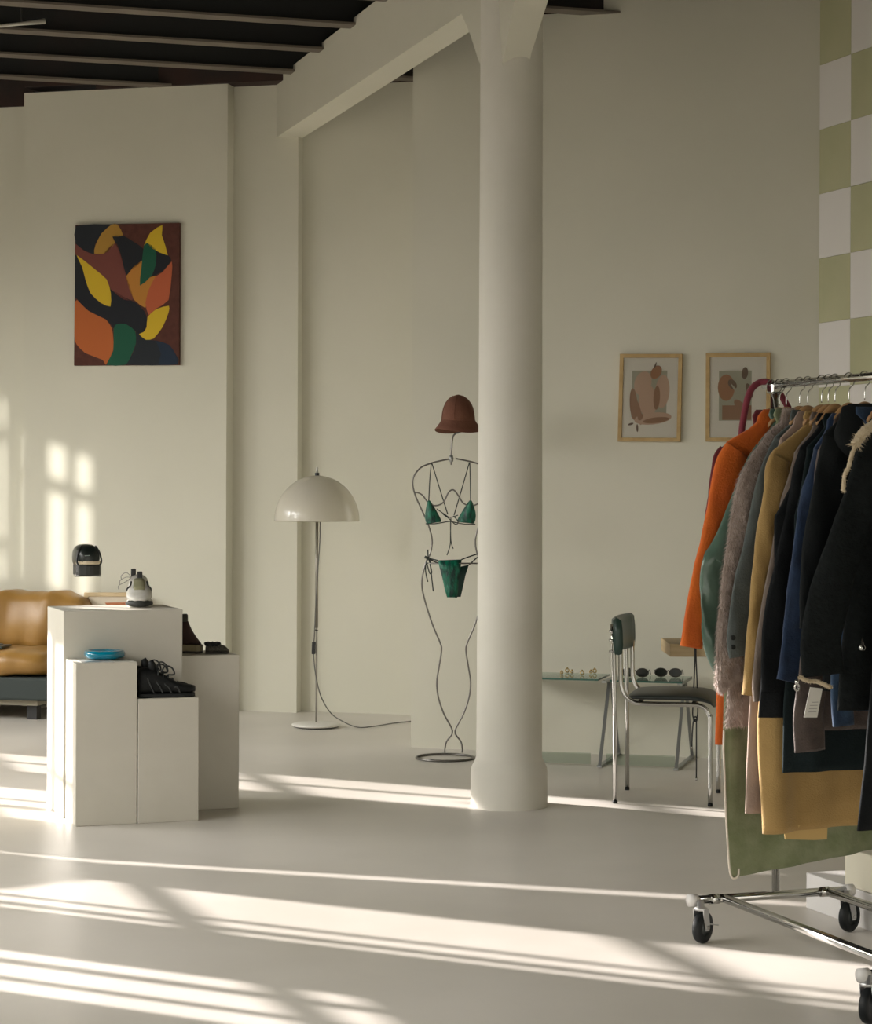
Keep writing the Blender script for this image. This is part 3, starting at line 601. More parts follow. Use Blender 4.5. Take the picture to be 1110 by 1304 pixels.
b.lathe(V(lc.x, lc.y, 0), [(r_, z_) for r_, z_ in pr]+pr2+[(rs, shb)], 64)
sh_m = bpy.data.materials.new('lamp_acrylic'); sh_m.use_nodes = True; nt = sh_m.node_tree; pb = nt.nodes['Principled BSDF']
pb.inputs['Base Color'].default_value = (0.72, 0.69, 0.60, 1); pb.inputs['Roughness'].default_value = 0.25; pb.inputs['Coat Weight'].default_value = 0.4; pb.inputs['Coat Roughness'].default_value = 0.05
tr_ = nt.nodes.new('ShaderNodeBsdfTranslucent'); tr_.inputs[0].default_value = (0.8, 0.76, 0.66, 1); mx = nt.nodes.new('ShaderNodeMixShader'); mx.inputs[0].default_value = 0.35
nt.links.new(pb.outputs[0], mx.inputs[1]); nt.links.new(tr_.outputs[0], mx.inputs[2]); nt.links.new(mx.outputs[0], nt.nodes['Material Output'].inputs[0]); M['lamp_acrylic'] = sh_m
b.build('shade', 'lamp_acrylic', t, True)
b = MB(); b.lathe(V(lc.x, lc.y, sht-0.004), [(0.0, 0), (0.013, 0), (0.013, 0.020), (0.0, 0.020)], 16); fin = b.build('finial', 'black_plastic', t)
b = MB(); b.lathe(V(lc.x, lc.y, sht+0.016), [(0.0, 0), (0.006, 0), (0.006, 0.028), (0.0, 0.036)], 10); b.build('finial_tip', plain('clear_tip', (0.5, 0.5, 0.47), 0.2), fin, True)
def lp(x, y, Yo=0.0): return atY(x, y, ly+Yo)
cpts = [lp(407.5, 664, -0.02), lp(407, 690, -0.02), lp(405, 720, -0.02), lp(402.5, 760, -0.015), lp(401, 790, -0.015), lp(400, 812, -0.015), lp(399.3, 826, -0.015), lp(400, 845, -0.02), lp(403, 866, -0.05), lp(409, 888, -0.08)]
cpts += [gp(421, 908, 0.05), gp(437, 919, 0.022), gp(455, 926, 0.006), gp(475, 925, 0.006), gp(500, 921, 0.006), gp(528, 918, 0.006)]
b = MB(); b.tube(cr(cpts, 6), 0.0035, 6); cord = b.build('cord', plain('cord_grey', (0.13, 0.125, 0.11), 0.6), t, True)
p0 = lp(399.5, 817, -0.02); p1 = lp(399.0, 833, -0.02)
b = MB(); b.obox(p1-V(0.011, 0.01, 0), V(0.022, 0, 0), V(0, 0.02, 0), p0-p1); b.build('switch', 'black_plastic', cord, bevel=0.004)
b = MB(); b.tube([lp(400, 802, -0.005), lp(405, 803, -0.005)], 0.003, 6); b.build('cord_clip', 'black_plastic', t)
# ------------------------------------------------------------------ wire mannequin, hat, bikini
mc = gp(566.5, 966.0); mY = mc.y
AXX = 577.5
def mp(x, y, d=0.0): return atY(x, y, mY+d)
t = thing('wire_mannequin', mc, 'bent steel wire mannequin stand with a ring base behind the column', 'mannequin')
b = MB(); rr = 0.147; b.tube([mc+V(rr*math.cos(a), rr*math.sin(a), 0.006) for a in [2*PI*k/48 for k in range(49)]], 0.006, 8, cap=False); b.build('base_ring', 'steel_wire', t, True)
Lp = [(575, 584), (560, 587), (546.7, 590.5), (535, 596), (527, 606), (525.3, 617), (529, 632), (537, 650), (545, 668), (550, 688), (547.5, 705), (541.5, 718), (537, 740), (539.5, 760), (550, 794), (560, 818), (562, 828), (559, 848), (556, 869), (558, 888), (565, 909), (575.8, 931), (568.5, 944), (566.5, 953), (566.3, 962)]
for sg in (0, 1):
    pts = [mp(x if not sg else 2*AXX-x, y, -0.004 if sg else 0.0) for x, y in Lp]
    pts[-1].y = mc.y+0.146*0.99; 
    b = MB(); b.tube(cr(pts, 5), 0.0042, 8); b.build('body_wire', 'steel_wire', t, True)
b = MB(); b.tube(cr([mp(x, y) for x, y in [(574.5, 592), (574.4, 578), (576, 558), (580, 552), (584.5, 550), (584.6, 540), (584, 515)]], 5), 0.0046, 8); b.build('neck_wire', 'steel_wire', t, True)
b = MB(); k_ = mp(574.5, 584); b.lathe(k_-V(0, 0, 0.018), [(0, 0), (0.009, 0.002), (0.012, 0.018), (0.009, 0.034), (0, 0.036)], 12); b.build('neck_clamp', 'grey_metal', t, True)
b = MB(); b.tube(cr([mp(x, y, -0.03*(1-abs(x-AXX)/60)) for x, y in [(527, 627), (532, 627.5), (538, 631), (545, 640), (554, 644), (564, 640), (571, 627), (577.5, 624), (584, 632), (590, 641), (601, 644), (610, 640), (617, 631), (623, 627.5), (628, 627)]], 5), 0.0038, 8); b.build('bust_wire', 'steel_wire', t, True)
b = MB(); b.tube(cr([mp(541.5, 717.5), mp(560, 717.5, -0.05), mp(577, 717.5, -0.06), mp(595, 717.5, -0.05), mp(613, 717.5)], 5), 0.0038, 8); b.build('hip_wire', 'steel_wire', t, True)
# bucket hat
hc = mp(583, 547.5, 0); hc0 = V(hc.x, hc.y, hc.z)
t = thing('bucket_hat', hc0, 'rust-brown bucket hat perched on the wire mannequin', 'hat')
HM = plain('hat_suede', (0.145, 0.055, 0.032), 0.9, col2=(0.18, 0.075, 0.044), scale=14, bump=0.2, bscale=90)
def hatring(r_, h_, n=48):
    out = []
    for k in range(n):
        a = 2*PI*k/n; ru = r_*(1+0.012*math.sin(3*a+1)); out.append(hc0+V(ru*math.cos(a), ru*math.sin(a)*0.95, h_+0.010*(r_/0.12)**3*math.sin(2*a+0.6)))
    return out
b = MB(); b.grid([hatring(r_, h_) for r_, h_ in [(0.087, 0.046), (0.086, 0.06), (0.083, 0.085), (0.078, 0.11), (0.068, 0.135), (0.050, 0.158), (0.028, 0.173), (0.008, 0.180), (0.001, 0.181)]], True)
b.build('crown', HM, t, True)
b = MB(); b.grid([hatring(r_, h_) for r_, h_ in [(0.087, 0.048), (0.095, 0.034), (0.108, 0.014), (0.121, -0.004), (0.120, -0.007), (0.106, 0.010), (0.094, 0.030), (0.085, 0.046)]], True)
b.build('brim', HM, t, True)
for k in range(6):
    a = 2*PI*k/6+0.3; b = MB()
    b.tube([hc0+V(r_*1.012*math.cos(a), r_*0.962*math.sin(a), h_+0.001) for r_, h_ in [(0.087, 0.05), (0.083, 0.085), (0.078, 0.11), (0.068, 0.135), (0.050, 0.158), (0.028, 0.173)]], 0.0016, 5); b.build('seam', HM, t, True)
EM = plain('emerald_crinkle', (0.0, 0.15, 0.085), 0.45, col2=(0.002, 0.035, 0.028), scale=55, stretch=(1, 1, 0.45), bump=0.6, bscale=70, lo=0.4, hi=0.62)
BK = plain('cord_black', (0.012, 0.02, 0.016), 0.6)
def patch(pts, d0=-0.012, bulge=0.02, th=0.003, nx=8):
    """quilted cloth patch: pts are 4 side curves sampled as left edge and right edge lists of px"""
    lft, rgt = pts; b = MB(); rows = []
    for (lx, ly_), (rx, ry) in zip(lft, rgt):
        row = []
        for k in range(nx+1):
            f_ = k/nx; x = lx+(rx-lx)*f_; y = ly_+(ry-ly_)*f_
            row.append(mp(x, y, d0-bulge*math.sin(PI*f_)))
        rows.append(row)
    b.grid(rows); return b
t = thing('triangle_bikini', mp(571, 668, -0.01), 'emerald green triangle bikini top tied on the wire mannequin', 'bikini')
for lft, rgt in (([(545, 637), (542.5, 648), (540.5, 660), (543, 667.5)], [(546.5, 637), (552, 645), (558.5, 656), (563, 665)]), ([(598.3, 637), (592, 646), (585.5, 656), (580.5, 665)], [(599.8, 637), (604, 647), (606.5, 657), (604, 667.5)])):
    o = patch((lft, rgt)).build('cup', EM, t, True); m_ = o.modifiers.new('s', 'SOLIDIFY'); m_.thickness = 0.004
    o.modifiers.new('sub', 'SUBSURF').render_levels = 1
def strap(pp, r_=0.0026, par=None, nm='strap'): b_ = MB(); b_.tube(cr([mp(x, y, d) for x, y, d in pp], 4), r_, 6); return b_.build(nm, BK, par, True)
for pp in ([(549, 589, -0.008), (547, 612, -0.012), (545.8, 638, -0.014)], [(549.5, 589, 0.006), (559, 620, 0.03), (570, 655, 0.03)], [(598, 589, -0.008), (598.6, 612, -0.012), (599, 638, -0.014)], [(597.5, 589, 0.006), (588, 622, 0.03), (578, 656, 0.03)],
           [(542, 667, -0.016), (553, 667, -0.034), (563, 665.5, -0.016), (572, 664, -0.016), (580.5, 665.5, -0.016), (592, 667.5, -0.034), (605, 667.5, -0.016)]): strap(pp, par=t)
for pp in ([(556, 648, -0.02), (566, 655, -0.02), (573, 659, -0.02), (583, 656, -0.02)], [(564, 655, -0.022), (571, 660, -0.024), (580, 668, -0.022), (583, 664, -0.02), (577, 657, -0.02)], [(574, 660, -0.022), (573.5, 680, -0.022), (573, 694, -0.022), (569, 707, -0.02)], [(573.5, 662, -0.02), (574, 688, -0.018), (577, 699, -0.018)]): strap(pp, 0.0024, t, 'tie')
t = thing('bikini_bottom', mp(574, 760, -0.01), 'emerald green side-tie bikini bottom hanging from the mannequin hips', 'bikini')
o = patch(([(557.5, 713.5), (560.5, 725), (564, 738), (566.5, 750), (569.5, 760.5)], [(587.5, 712.5), (585.5, 726), (583, 740), (582.5, 750), (581.5, 761)]), -0.055, 0.012).build('front_panel', EM, t, True)
m_ = o.modifiers.new('s', 'SOLIDIFY'); m_.thickness = 0.004
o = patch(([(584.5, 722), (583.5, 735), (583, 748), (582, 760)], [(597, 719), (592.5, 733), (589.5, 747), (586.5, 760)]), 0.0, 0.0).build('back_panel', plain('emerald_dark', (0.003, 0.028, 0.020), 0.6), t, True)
m_ = o.modifiers.new('s', 'SOLIDIFY'); m_.thickness = 0.004
for pp in ([(557.5, 714, -0.055), (550, 712, -0.03), (544, 710.5, -0.008)], [(587.5, 712.5, -0.055), (597, 709, -0.03), (612, 704, -0.008)], [(597, 719.5, 0.0), (604, 713, 0.0), (612, 706, 0.0)], [(566, 720, 0.01), (555, 716, 0.01), (545, 711, 0.0)]): strap(pp, 0.0032, t)
for pp in ([(545, 711, -0.012), (544.5, 700, -0.014)], [(544, 711, -0.012), (541.5, 725, -0.014), (544.5, 741, -0.014)], [(545.5, 711, -0.012), (549.5, 728, -0.016), (547, 730, -0.016), (543.5, 718, -0.014)], [(547, 712, -0.012), (549.5, 735, -0.016), (551.5, 753, -0.016)]): strap(pp, 0.003, t, 'tie')
b = MB(); b.tube([mp(540.5, 709, -0.012), mp(548.5, 712.5, -0.012)], 0.007, 8); b.build('knot', BK, t, True)
# ------------------------------------------------------------------ tubular chair
cp = gp(783, 1023); cf = gp(904, 1027)-cp; cl = cf.length; cf.normalize(); cwv = V(-cf.y, cf.x, 0); CWD = 0.44
def cq(f_, w_, z): return cp+cf*f_+cwv*w_+V(0, 0, z)
t = thing('tubular_chair', cp+cf*0.2+cwv*0.2, 'chrome tube chair with dark green backrest and black padded seat', 'chair')
for w_ in (0.0, CWD):
    b = MB(); b.tube([cq(0, w_, 0.012), cq(-0.002, w_, 0.45), cq(-0.010, w_, 0.70), cq(-0.014, w_, 0.79)], 0.0105, 12); b.build('rear_leg', 'chrome', t, True)
    b = MB(); path = [cq(cl, w_, 0.012), cq(cl, w_, 0.36), cq(cl-0.004, w_, 0.395), cq(cl-0.020, w_, 0.425), cq(cl-0.05, w_, 0.440), cq(cl-0.09, w_, 0.443), cq(0.12, w_, 0.443), cq(0.075, w_, 0.452), cq(0.045, w_, 0.475), cq(0.028, w_, 0.51), cq(0.023, w_, 0.55), cq(0.020, w_, 0.70), cq(0.012, w_, 0.78)]
    b.tube(cr(path, 4), 0.0105, 12); b.build('frame_tube', 'chrome', t, True)
    for f_ in (0.0, cl):
        b = MB(); b.tube([cq(f_, w_, 0.0005), cq(f_, w_, 0.013)], 0.0108, 12); b.build('foot_cap', 'black_rubber', t, True)
b = MB(); b.tube([cq(cl-0.08, 0, 0.443), cq(cl-0.08, CWD, 0.443)], 0.009, 10); b.build('cross_tube', 'chrome', t, True)
b = MB(); b.tube([cq(0.10, 0, 0.443), cq(0.10, CWD, 0.443)], 0.009, 10); b.build('cross_tube', 'chrome', t, True)
SEAT = plain('seat_vinyl', (0.030, 0.036, 0.033), 0.4)
b = MB(); rows = []
for f_, z0_, z1_ in [(0.045, 0.462, 0.470), (0.06, 0.455, 0.482), (0.14, 0.454, 0.488), (0.28, 0.454, 0.490), (cl-0.06, 0.454, 0.488), (cl-0.01, 0.446, 0.474), (cl+0.012, 0.430, 0.452), (cl+0.016, 0.425, 0.435)]:
    rows.append([cq(f_, w_, z) for w_, z in [(0.0, z0_), (-0.004, (z0_+z1_)/2), (0.02, z1_), (CWD/2, z1_+0.004), (CWD-0.02, z1_), (CWD+0.004, (z0_+z1_)/2), (CWD, z0_), (CWD/2, z0_)]])
b.grid(rows, True, True, True); b.build('seat', SEAT, t, True, sub=1)
b = MB(); rows = []
for z, th_ in [(0.655, 0.006), (0.662, 0.017), (0.70, 0.022), (0.76, 0.022), (0.805, 0.018), (0.815, 0.006)]:
    fr_ = []; bk = []
    for k in range(13):
        w_ = -0.012+(CWD+0.024)*k/12; cv = 0.030*(4*(k/12-0.5)**2)-0.024; lean = -0.03*(z-0.65)
        fr_.append(cq(0.008+cv+lean+th_, w_, z)); bk.append(cq(0.008+cv+lean-th_, w_, z))
    rows.append(fr_+bk[::-1])
b.grid(rows, True, True, True); b.build('backrest', plain('back_vinyl', (0.030, 0.062, 0.050), 0.35), t, True)
for z in (0.67, 0.72, 0.76):
    b = MB(); b.tube([cq(-0.026, -0.004, z), cq(-0.012, -0.016, z)], 0.006, 8); b.build('bolt', 'chrome', t, True)
# ------------------------------------------------------------------ glass table
zt = 0.427
def gt(x, y, z=zt): return gp(x, y, z)
f1 = gt(761, 865.0); f2a = gt(776.5, 866.0)
tU, tN = U, N
t = thing('glass_table', V(gp(800, 975).x, gp(800, 975).y, 0), 'low glass table with slanted steel trestle legs against the back wall', 'table')
def pane(o, lu, ln, nm='glass_top'):
    b = MB(); b.obox(o-V(0, 0, 0.008), tU*lu, tN*ln, V(0, 0, 0.008)); p_ = b.build(nm, 'glass_green', t)
    b = MB(); e = 0.0012
    b.obox(o-V(0, 0, 0.0085)-tN*e, tU*lu, tN*e, V(0, 0, 0.009)); b.obox(o+tU*lu-V(0, 0, 0.0085), tU*e, tN*ln, V(0, 0, 0.009)); b.build('glass_rim', 'glass_edge', p_)
DPT = 0.335
pane(f1-tU*0.52, 0.52, DPT)
r2 = (gt(870, 867.5)-f2a).dot(tU)
pane(f2a, r2, DPT)
def trestle(cx_top, off, su=0.0):
    top = V(cx_top.x, cx_top.y, zt-0.010)
    for dn, sx in ((-1, 0), (1, 0)):
        a = top+tN*dn*0.02; c_ = V(top.x, top.y, 0)+tN*dn*0.30*(0.95 if dn < 0 else 0.85)
        b = MB(); b.obox(c_-tU*0.008, tU*0.016, tN*0.008, a-c_); b.build('leg', 'grey_metal', t)
    b = MB(); b.obox(V(top.x, top.y, 0.001)-tN*0.29-tU*0.012, tU*0.024, tN*0.55, V(0, 0, 0.010)); b.build('foot_bar', 'grey_metal', t)
    b = MB(); b.obox(top-tN*0.17-tU*0.012+V(0, 0, -0.006), tU*0.024, tN*0.34, V(0, 0, 0.008)); b.build('top_bar', 'grey_metal', t)
tm = (f1+f2a)/2+tN*0.17; trestle(tm, 0)
trestle(f2a+tU*(r2-0.012)+tN*0.17, 0)
trestle(f1-tU*0.50+tN*0.17, 0)
for A_, Bx in ((tm+tU*0.03, r2-0.02), (tm-tU*0.52, 0.47)):
    b = MB(); o = V(A_.x, A_.y, 0.012)-tN*0.26; b.obox(o, tU*Bx, tN*0.008, V(0, 0, 0.055)); b.build('stretcher_glass', glass_mat('stretcher_glass', (0.80, 0.85, 0.81), 1.2), t)
# eyewear and trinkets
def glasses(x0, x1, y, label):
    c = gt((x0+x1)/2, y); hw = (gt(x1, y)-gt(x0, y)).length/2
    t_ = thing('sunglasses', V(c.x, c.y, zt+0.0005), label, 'sunglasses')
    FRM = plain('shades_frame', (0.03, 0.022, 0.015), 0.25); LNS = plain('shades_lens', (0.012, 0.016, 0.014), 0.08)
    for sg in (-1, 1):
        cc = c+tU*sg*hw*0.5; pts = []
        for k in range(24):
            a = 2*PI*k/24; pts.append(cc+tU*hw*0.42*math.cos(a)+V(0, 0, 0.024+0.021*math.sin(a))-tN*0.004*math.cos(a)*sg*0)
        b = MB(); b.tube(pts+[pts[0]], 0.0028, 6, cap=False); b.build('rim', FRM, t_, True)
        b = MB(); b.prism([p+tN*0.001 for p in pts], -tN*0.002); b.build('lens', LNS, t_)
        b = MB(); e0 = c+tU*sg*hw*0.92+V(0, 0, 0.034); b.tube(cr([e0, e0+tN*0.05-tU*sg*0.004, e0+tN*0.10-tU*sg*0.01+V(0, 0, -0.006), e0+tN*0.135-tU*sg*0.012+V(0, 0, -0.028)], 4), 0.003, 6); b.build('temple', FRM, t_, True)
    b = MB(); b.tube(cr([c-tU*hw*0.10+V(0, 0, 0.028), c+V(0, 0, 0.034), c+tU*hw*0.10+V(0, 0, 0.028)], 4), 0.0028, 6); b.build('bridge', FRM, t_, True)
glasses(790, 827, 862.5, 'dark sunglasses on the glass table beside the chair back')
glasses(832, 869, 862.5, 'dark sunglasses at the outer end of the glass table')
GD = plain('brass', (0.55, 0.40, 0.16), 0.3, metal=0.9)
trk = [(715, 859), (722, 857), (728, 858), (741, 860), (752, 858), (757, 857.5)]
for k, (x, y) in enumerate(trk):
    c = gt(x, y); c = V(c.x, c.y, zt+0.001)
    t_ = thing('brass_ring', c, 'small brass ring lying on the glass table top', 'jewellery', 'brass rings on the glass table')
    b = MB(); r_ = 0.006+0.003*(k % 2); b.tube([c+V(r_*math.cos(a), 0.3*r_*math.sin(a), r_+0.003+r_*math.sin(a)) for a in [2*PI*q/16 for q in range(17)]], 0.003, 6, cap=False); b.build('band', GD, t_, True)
    b = MB(); b.lathe(c+V(0, 0, 2*r_), [(0, 0), (0.006, 0.002), (0.005, 0.008), (0, 0.010)], 8); b.build('setting', GD, t_, True)
# pale wooden table half hidden by the coats, with a black cord looped over it
wl = atY(853, 820, 10.0); zt2 = wl.z
t = thing('plywood_table', V(wl.x+0.5, wl.y+0.2, 0), 'pale plywood side table half hidden behind the hanging coats', 'table')
b = MB(); b.box(wl.x, wl.x+0.85, 10.0, 10.4, zt2-0.058, zt2); b.build('top', 'oak', t, bevel=0.002)
for x_ in (0.40, 0.80):
    b = MB(); b.box(wl.x+x_, wl.x+x_+0.03, 10.03, 10.37, 0.001, zt2-0.058); b.build('leg_panel', 'oak', t, bevel=0.002)
def cpn(x, y, d=0.0): return atY(x, y, 9.985+d)
CB = plain('cord_dark', (0.018, 0.02, 0.022), 0.6)
t = thing('lanyard', cpn(885, 836.5), 'thin black slip-knot lanyard hanging from the plywood table edge', 'lanyard')
b = MB(); b.tube(cr([V(cpn(884, 820).x, 10.1, zt2+0.003), V(cpn(884, 820).x, 9.999, zt2+0.004), cpn(884.6, 838, -0.002), cpn(882.5, 890, 0), cpn(882, 912, 0), cpn(886.5, 917, -0.004), cpn(886.5, 922, 0), cpn(886.5, 960, 0), cpn(886.4, 990, 0)], 6), 0.0032, 6); b.build('strand', CB, t, True)
b = MB(); b.tube(cr([V(cpn(886, 820).x, 10.1, zt2+0.003), V(cpn(886, 820).x, 9.999, zt2+0.004), cpn(886, 838, -0.002), cpn(888, 890, 0), cpn(887.5, 913, 0), cpn(883, 918, 0.004), cpn(881.5, 930, 0), cpn(880.5, 951, 0)], 6), 0.0032, 6); b.build('strand', CB, t, True)
for x, y in ((886.4, 992), (880.4, 952)):
    b = MB(); p = cpn(x, y); b.tube([p-V(0, 0, 0.008), p+V(0, 0, 0.008)], 0.0042, 8); b.build('cord_tip', 'chrome', t, True)
b = MB(); p = cpn(885, 915.5); b.tube([p+V(0.008*math.cos(a), -0.003, 0.010*math.sin(a)) for a in [2*PI*q/14 for q in range(15)]], 0.0034, 6, cap=False); b.build('knot', CB, t, True)
# ------------------------------------------------------------------ low platform and box beside the rail
pc = gp(1026, 1156)
t = thing('low_platform', pc+W*0.3-D*0.8, 'low white display platform on the floor beside the clothes rail', 'platform')
b = MB(); b.obox(pc, W*0.62, -D*2.6, V(0, 0, 0.118)); b.build('body', plain('platform_white', (0.70, 0.68, 0.66), 0.55), t, bevel=0.003)
bx = pc-D*0.245+V(0, 0, 0.1185)+W*0.004
b = MB(); b.obox(bx, W*0.5, -D*0.6, V(0, 0, 0.12)); tag(b.build('cream_box', 'cream_panel', origin=bx+W*0.25-D*0.3, bevel=0.003), 'low cream box standing on the white platform', 'box')
# ceiling rod
a_ = atY(-60, 39.5, 11.3); c_ = atY(57, 27.0, 11.55)
t = thing('metal_rod', c_, 'pale metal rod fixed under the dark ceiling joists', 'rod')
b = MB(); b.tube([a_, a_+(c_-a_)*0.72, c_], [0.007, 0.009, 0.014], 10); b.build('rod', plain('rod_paint', (0.55, 0.53, 0.47), 0.4), t, True)
b = MB(); b.tube([c_-V(0.12, 0, 0), c_-V(0.12, 0, 0)+V(0, 0, JH-c_.z+0.02)], 0.006, 6); b.build('rod_bracket', 'steel_dark', t)
# ------------------------------------------------------------------ clothes rail
RC0 = V(1.04, 6.98, 0); RZ = 1.718
def rc(s_, u_, z): return RC0-D*s_+W*u_+V(0, 0, z)
t = thing('clothes_rail', rc(0.64, 0, 0), 'chrome rolling clothes rail on swivel casters hung with coats', 'clothes rail')
b = MB(); b.tube([rc(-0.01, 0, RZ), rc(1.30, 0, RZ)], 0.0125, 14); b.build('hanging_bar', 'chrome', t, True)
for s_ in (0.055, 1.20):
    b = MB(); b.tube([rc(s_, 0.01, 0.125), rc(s_, 0.0, RZ-0.012)], 0.0125, 14); b.build('upright', 'chrome', t, True)
    b = MB(); b.obox(rc(s_-0.02, -0.02, RZ-0.028), -D*0.04, W*0.04, V(0, 0, 0.034)); b.build('bar_joint', 'chrome', t, bevel=0.006)
BZ = 0.128
for s_ in (0.085, 1.17):
    b = MB(); b.tube([rc(s_, -0.285 if s_ < 0.5 else -0.33, BZ), rc(s_, 0.245, BZ)], 0.0135, 14); b.build('end_bar', 'chrome', t, True)
    for u_ in (-0.235, 0.15):
        b = MB(); b.tube([rc(s_, u_, BZ), rc(s_, u_+0.03, BZ)], 0.016, 14); b.build('bar_sleeve', 'chrome', t, True)
    for u_ in (-0.295 if s_ < 0.5 else -0.335, 0.25):
        b = MB(); b.tube([rc(s_, u_-0.012, BZ), rc(s_, u_+0.016, BZ)], 0.019, 14); b.build('end_cap', plain('cap_white', (0.70, 0.68, 0.65), 0.5), t, True)
for u_ in (-0.185, 0.175):
    b = MB(); b.tube([rc(0.085, u_, BZ), rc(1.17, u_, BZ)], 0.0135, 14); b.build('long_bar', 'chrome', t, True)
for s_, u_, an, brk in ((0.115, -0.280, 1.0, True), (0.105, 0.235, 1.1, False), (1.18, -0.325, 1.0, False), (1.19, 0.235, 0.3, True)):
    c = rc(s_, u_, 0); wr_ = 0.0485; ax = (W*math.cos(an)-D*math.sin(an)).normalized(); fwv = V(-ax.y, ax.x, 0)
    hub = c+V(0, 0, wr_+0.0005)+fwv*0.012
    b = MB(); rows = []
    for hw, r_ in [(-0.013, 0.026), (-0.013, 0.040), (-0.010, wr_-0.002), (-0.004, wr_), (0.004, wr_), (0.010, wr_-0.002), (0.013, 0.040), (0.013, 0.026)]:
        rows.append([hub+ax*hw+(fwv*math.cos(a)+V(0, 0, 1)*math.sin(a))*r_ for a in [2*PI*q/32 for q in range(32)]])
    b.grid(rows, True); wh = b.build('caster_wheel', 'black_rubber', t, True)
    b = MB(); b.tube([hub-ax*0.012, hub+ax*0.012], 0.0265, 20); b.build('wheel_disc', 'wheel_hub', wh, True)
    for sg in (-1, 1):
        b = MB(); o1 = hub+ax*sg*0.0165
        b.prism([o1+fwv*x_+V(0, 0, z_) for x_, z_ in [(-0.010, -0.010), (0.010, -0.010), (0.012, 0.010), (0.004, 0.058), (-0.026, 0.058), (-0.024, 0.040)]], ax*sg*0.002); b.build('fork', plain('zinc', (0.62, 0.62, 0.62), 0.3, metal=0.8), wh)
        b = MB(); b.tube([o1, o1+ax*sg*0.006], 0.007, 6); b.build('axle_nut', 'chrome', wh)
    b = MB(); tp = c+V(0, 0, wr_+0.057); b.lathe(V(c.x, c.y, wr_+0.054), [(0, 0), (0.021, 0), (0.021, 0.008), (0.012, 0.012), (0.010, 0.030), (0, 0.030)], 16); b.build('swivel', plain('zinc', (0.62, 0.62, 0.62), 0.3, metal=0.8), wh, True)
    if brk:
        b = MB(); b.obox(hub+fwv*0.018-ax*0.018+V(0, 0, 0.006), ax*0.036, fwv*0.048+V(0, 0, -0.010), V(0, 0, 0.004)); b.build('brake_pedal', plain('zinc', (0.62, 0.62, 0.62), 0.3, metal=0.8), wh, bevel=0.001)
# ------------------------------------------------------------------ hangers and coats
HG = []
def hanger(s_, wood, label, cw_=0.062):
    t_ = thing('coat_hanger', rc(s_, 0, 1.60), label, 'hanger', 'wooden hangers on the clothes rail')
    b = MB(); rows = []
    for k in range(17):
        x = -1+2*k/16; u_ = cw_*x; z_ = 1.634-1.25*(math.sqrt(u_*u_+0.0012)-0.0346); ry = 0.013*(1-0.6*abs(x)**2); rz_ = 0.014*(1-0.5*abs(x)**2)
        rows.append([rc(s_, u_, z_)+(-D)*(ry*math.cos(a))+V(0, 0, rz_*math.sin(a)) for a in [2*PI*q/10 for q in range(10)]])
    b.grid(rows, True, True, True); b.build('shoulder_bar', wood, t_, True)
    b = MB(); pts = [rc(s_, 0, 1.652), rc(s_, 0, 1.672), rc(s_, 0.004, 1.690), rc(s_, 0.016, 1.701), rc(s_, 0.0185, 1.716)]
    pts += [rc(s_, 0.0165*math.cos(a), RZ+0.0165*math.sin(a)) for a in [0.3+k*0.4 for k in range(8)]]
    b.tube(cr(pts, 3), 0.0017, 6); b.build('hook', 'chrome', t_, True)
def g2l(x, y, s_):
    P = onp(x, y, rc(s_, 0, 0), D); return (P-rc(s_, 0, 0)).dot(W), P.z
def lerp_prof(prof, v):
    """prof: list of (z, value) by falling z"""
    if v >= prof[0][0]: return prof[0][1]
    for (z0, a0), (z1, a1) in zip(prof, prof[1:]):
        if z1 <= v <= z0: return a0+(a1-a0)*(z0-v)/max(z0-z1, 1e-6)
    return prof[-1][1]
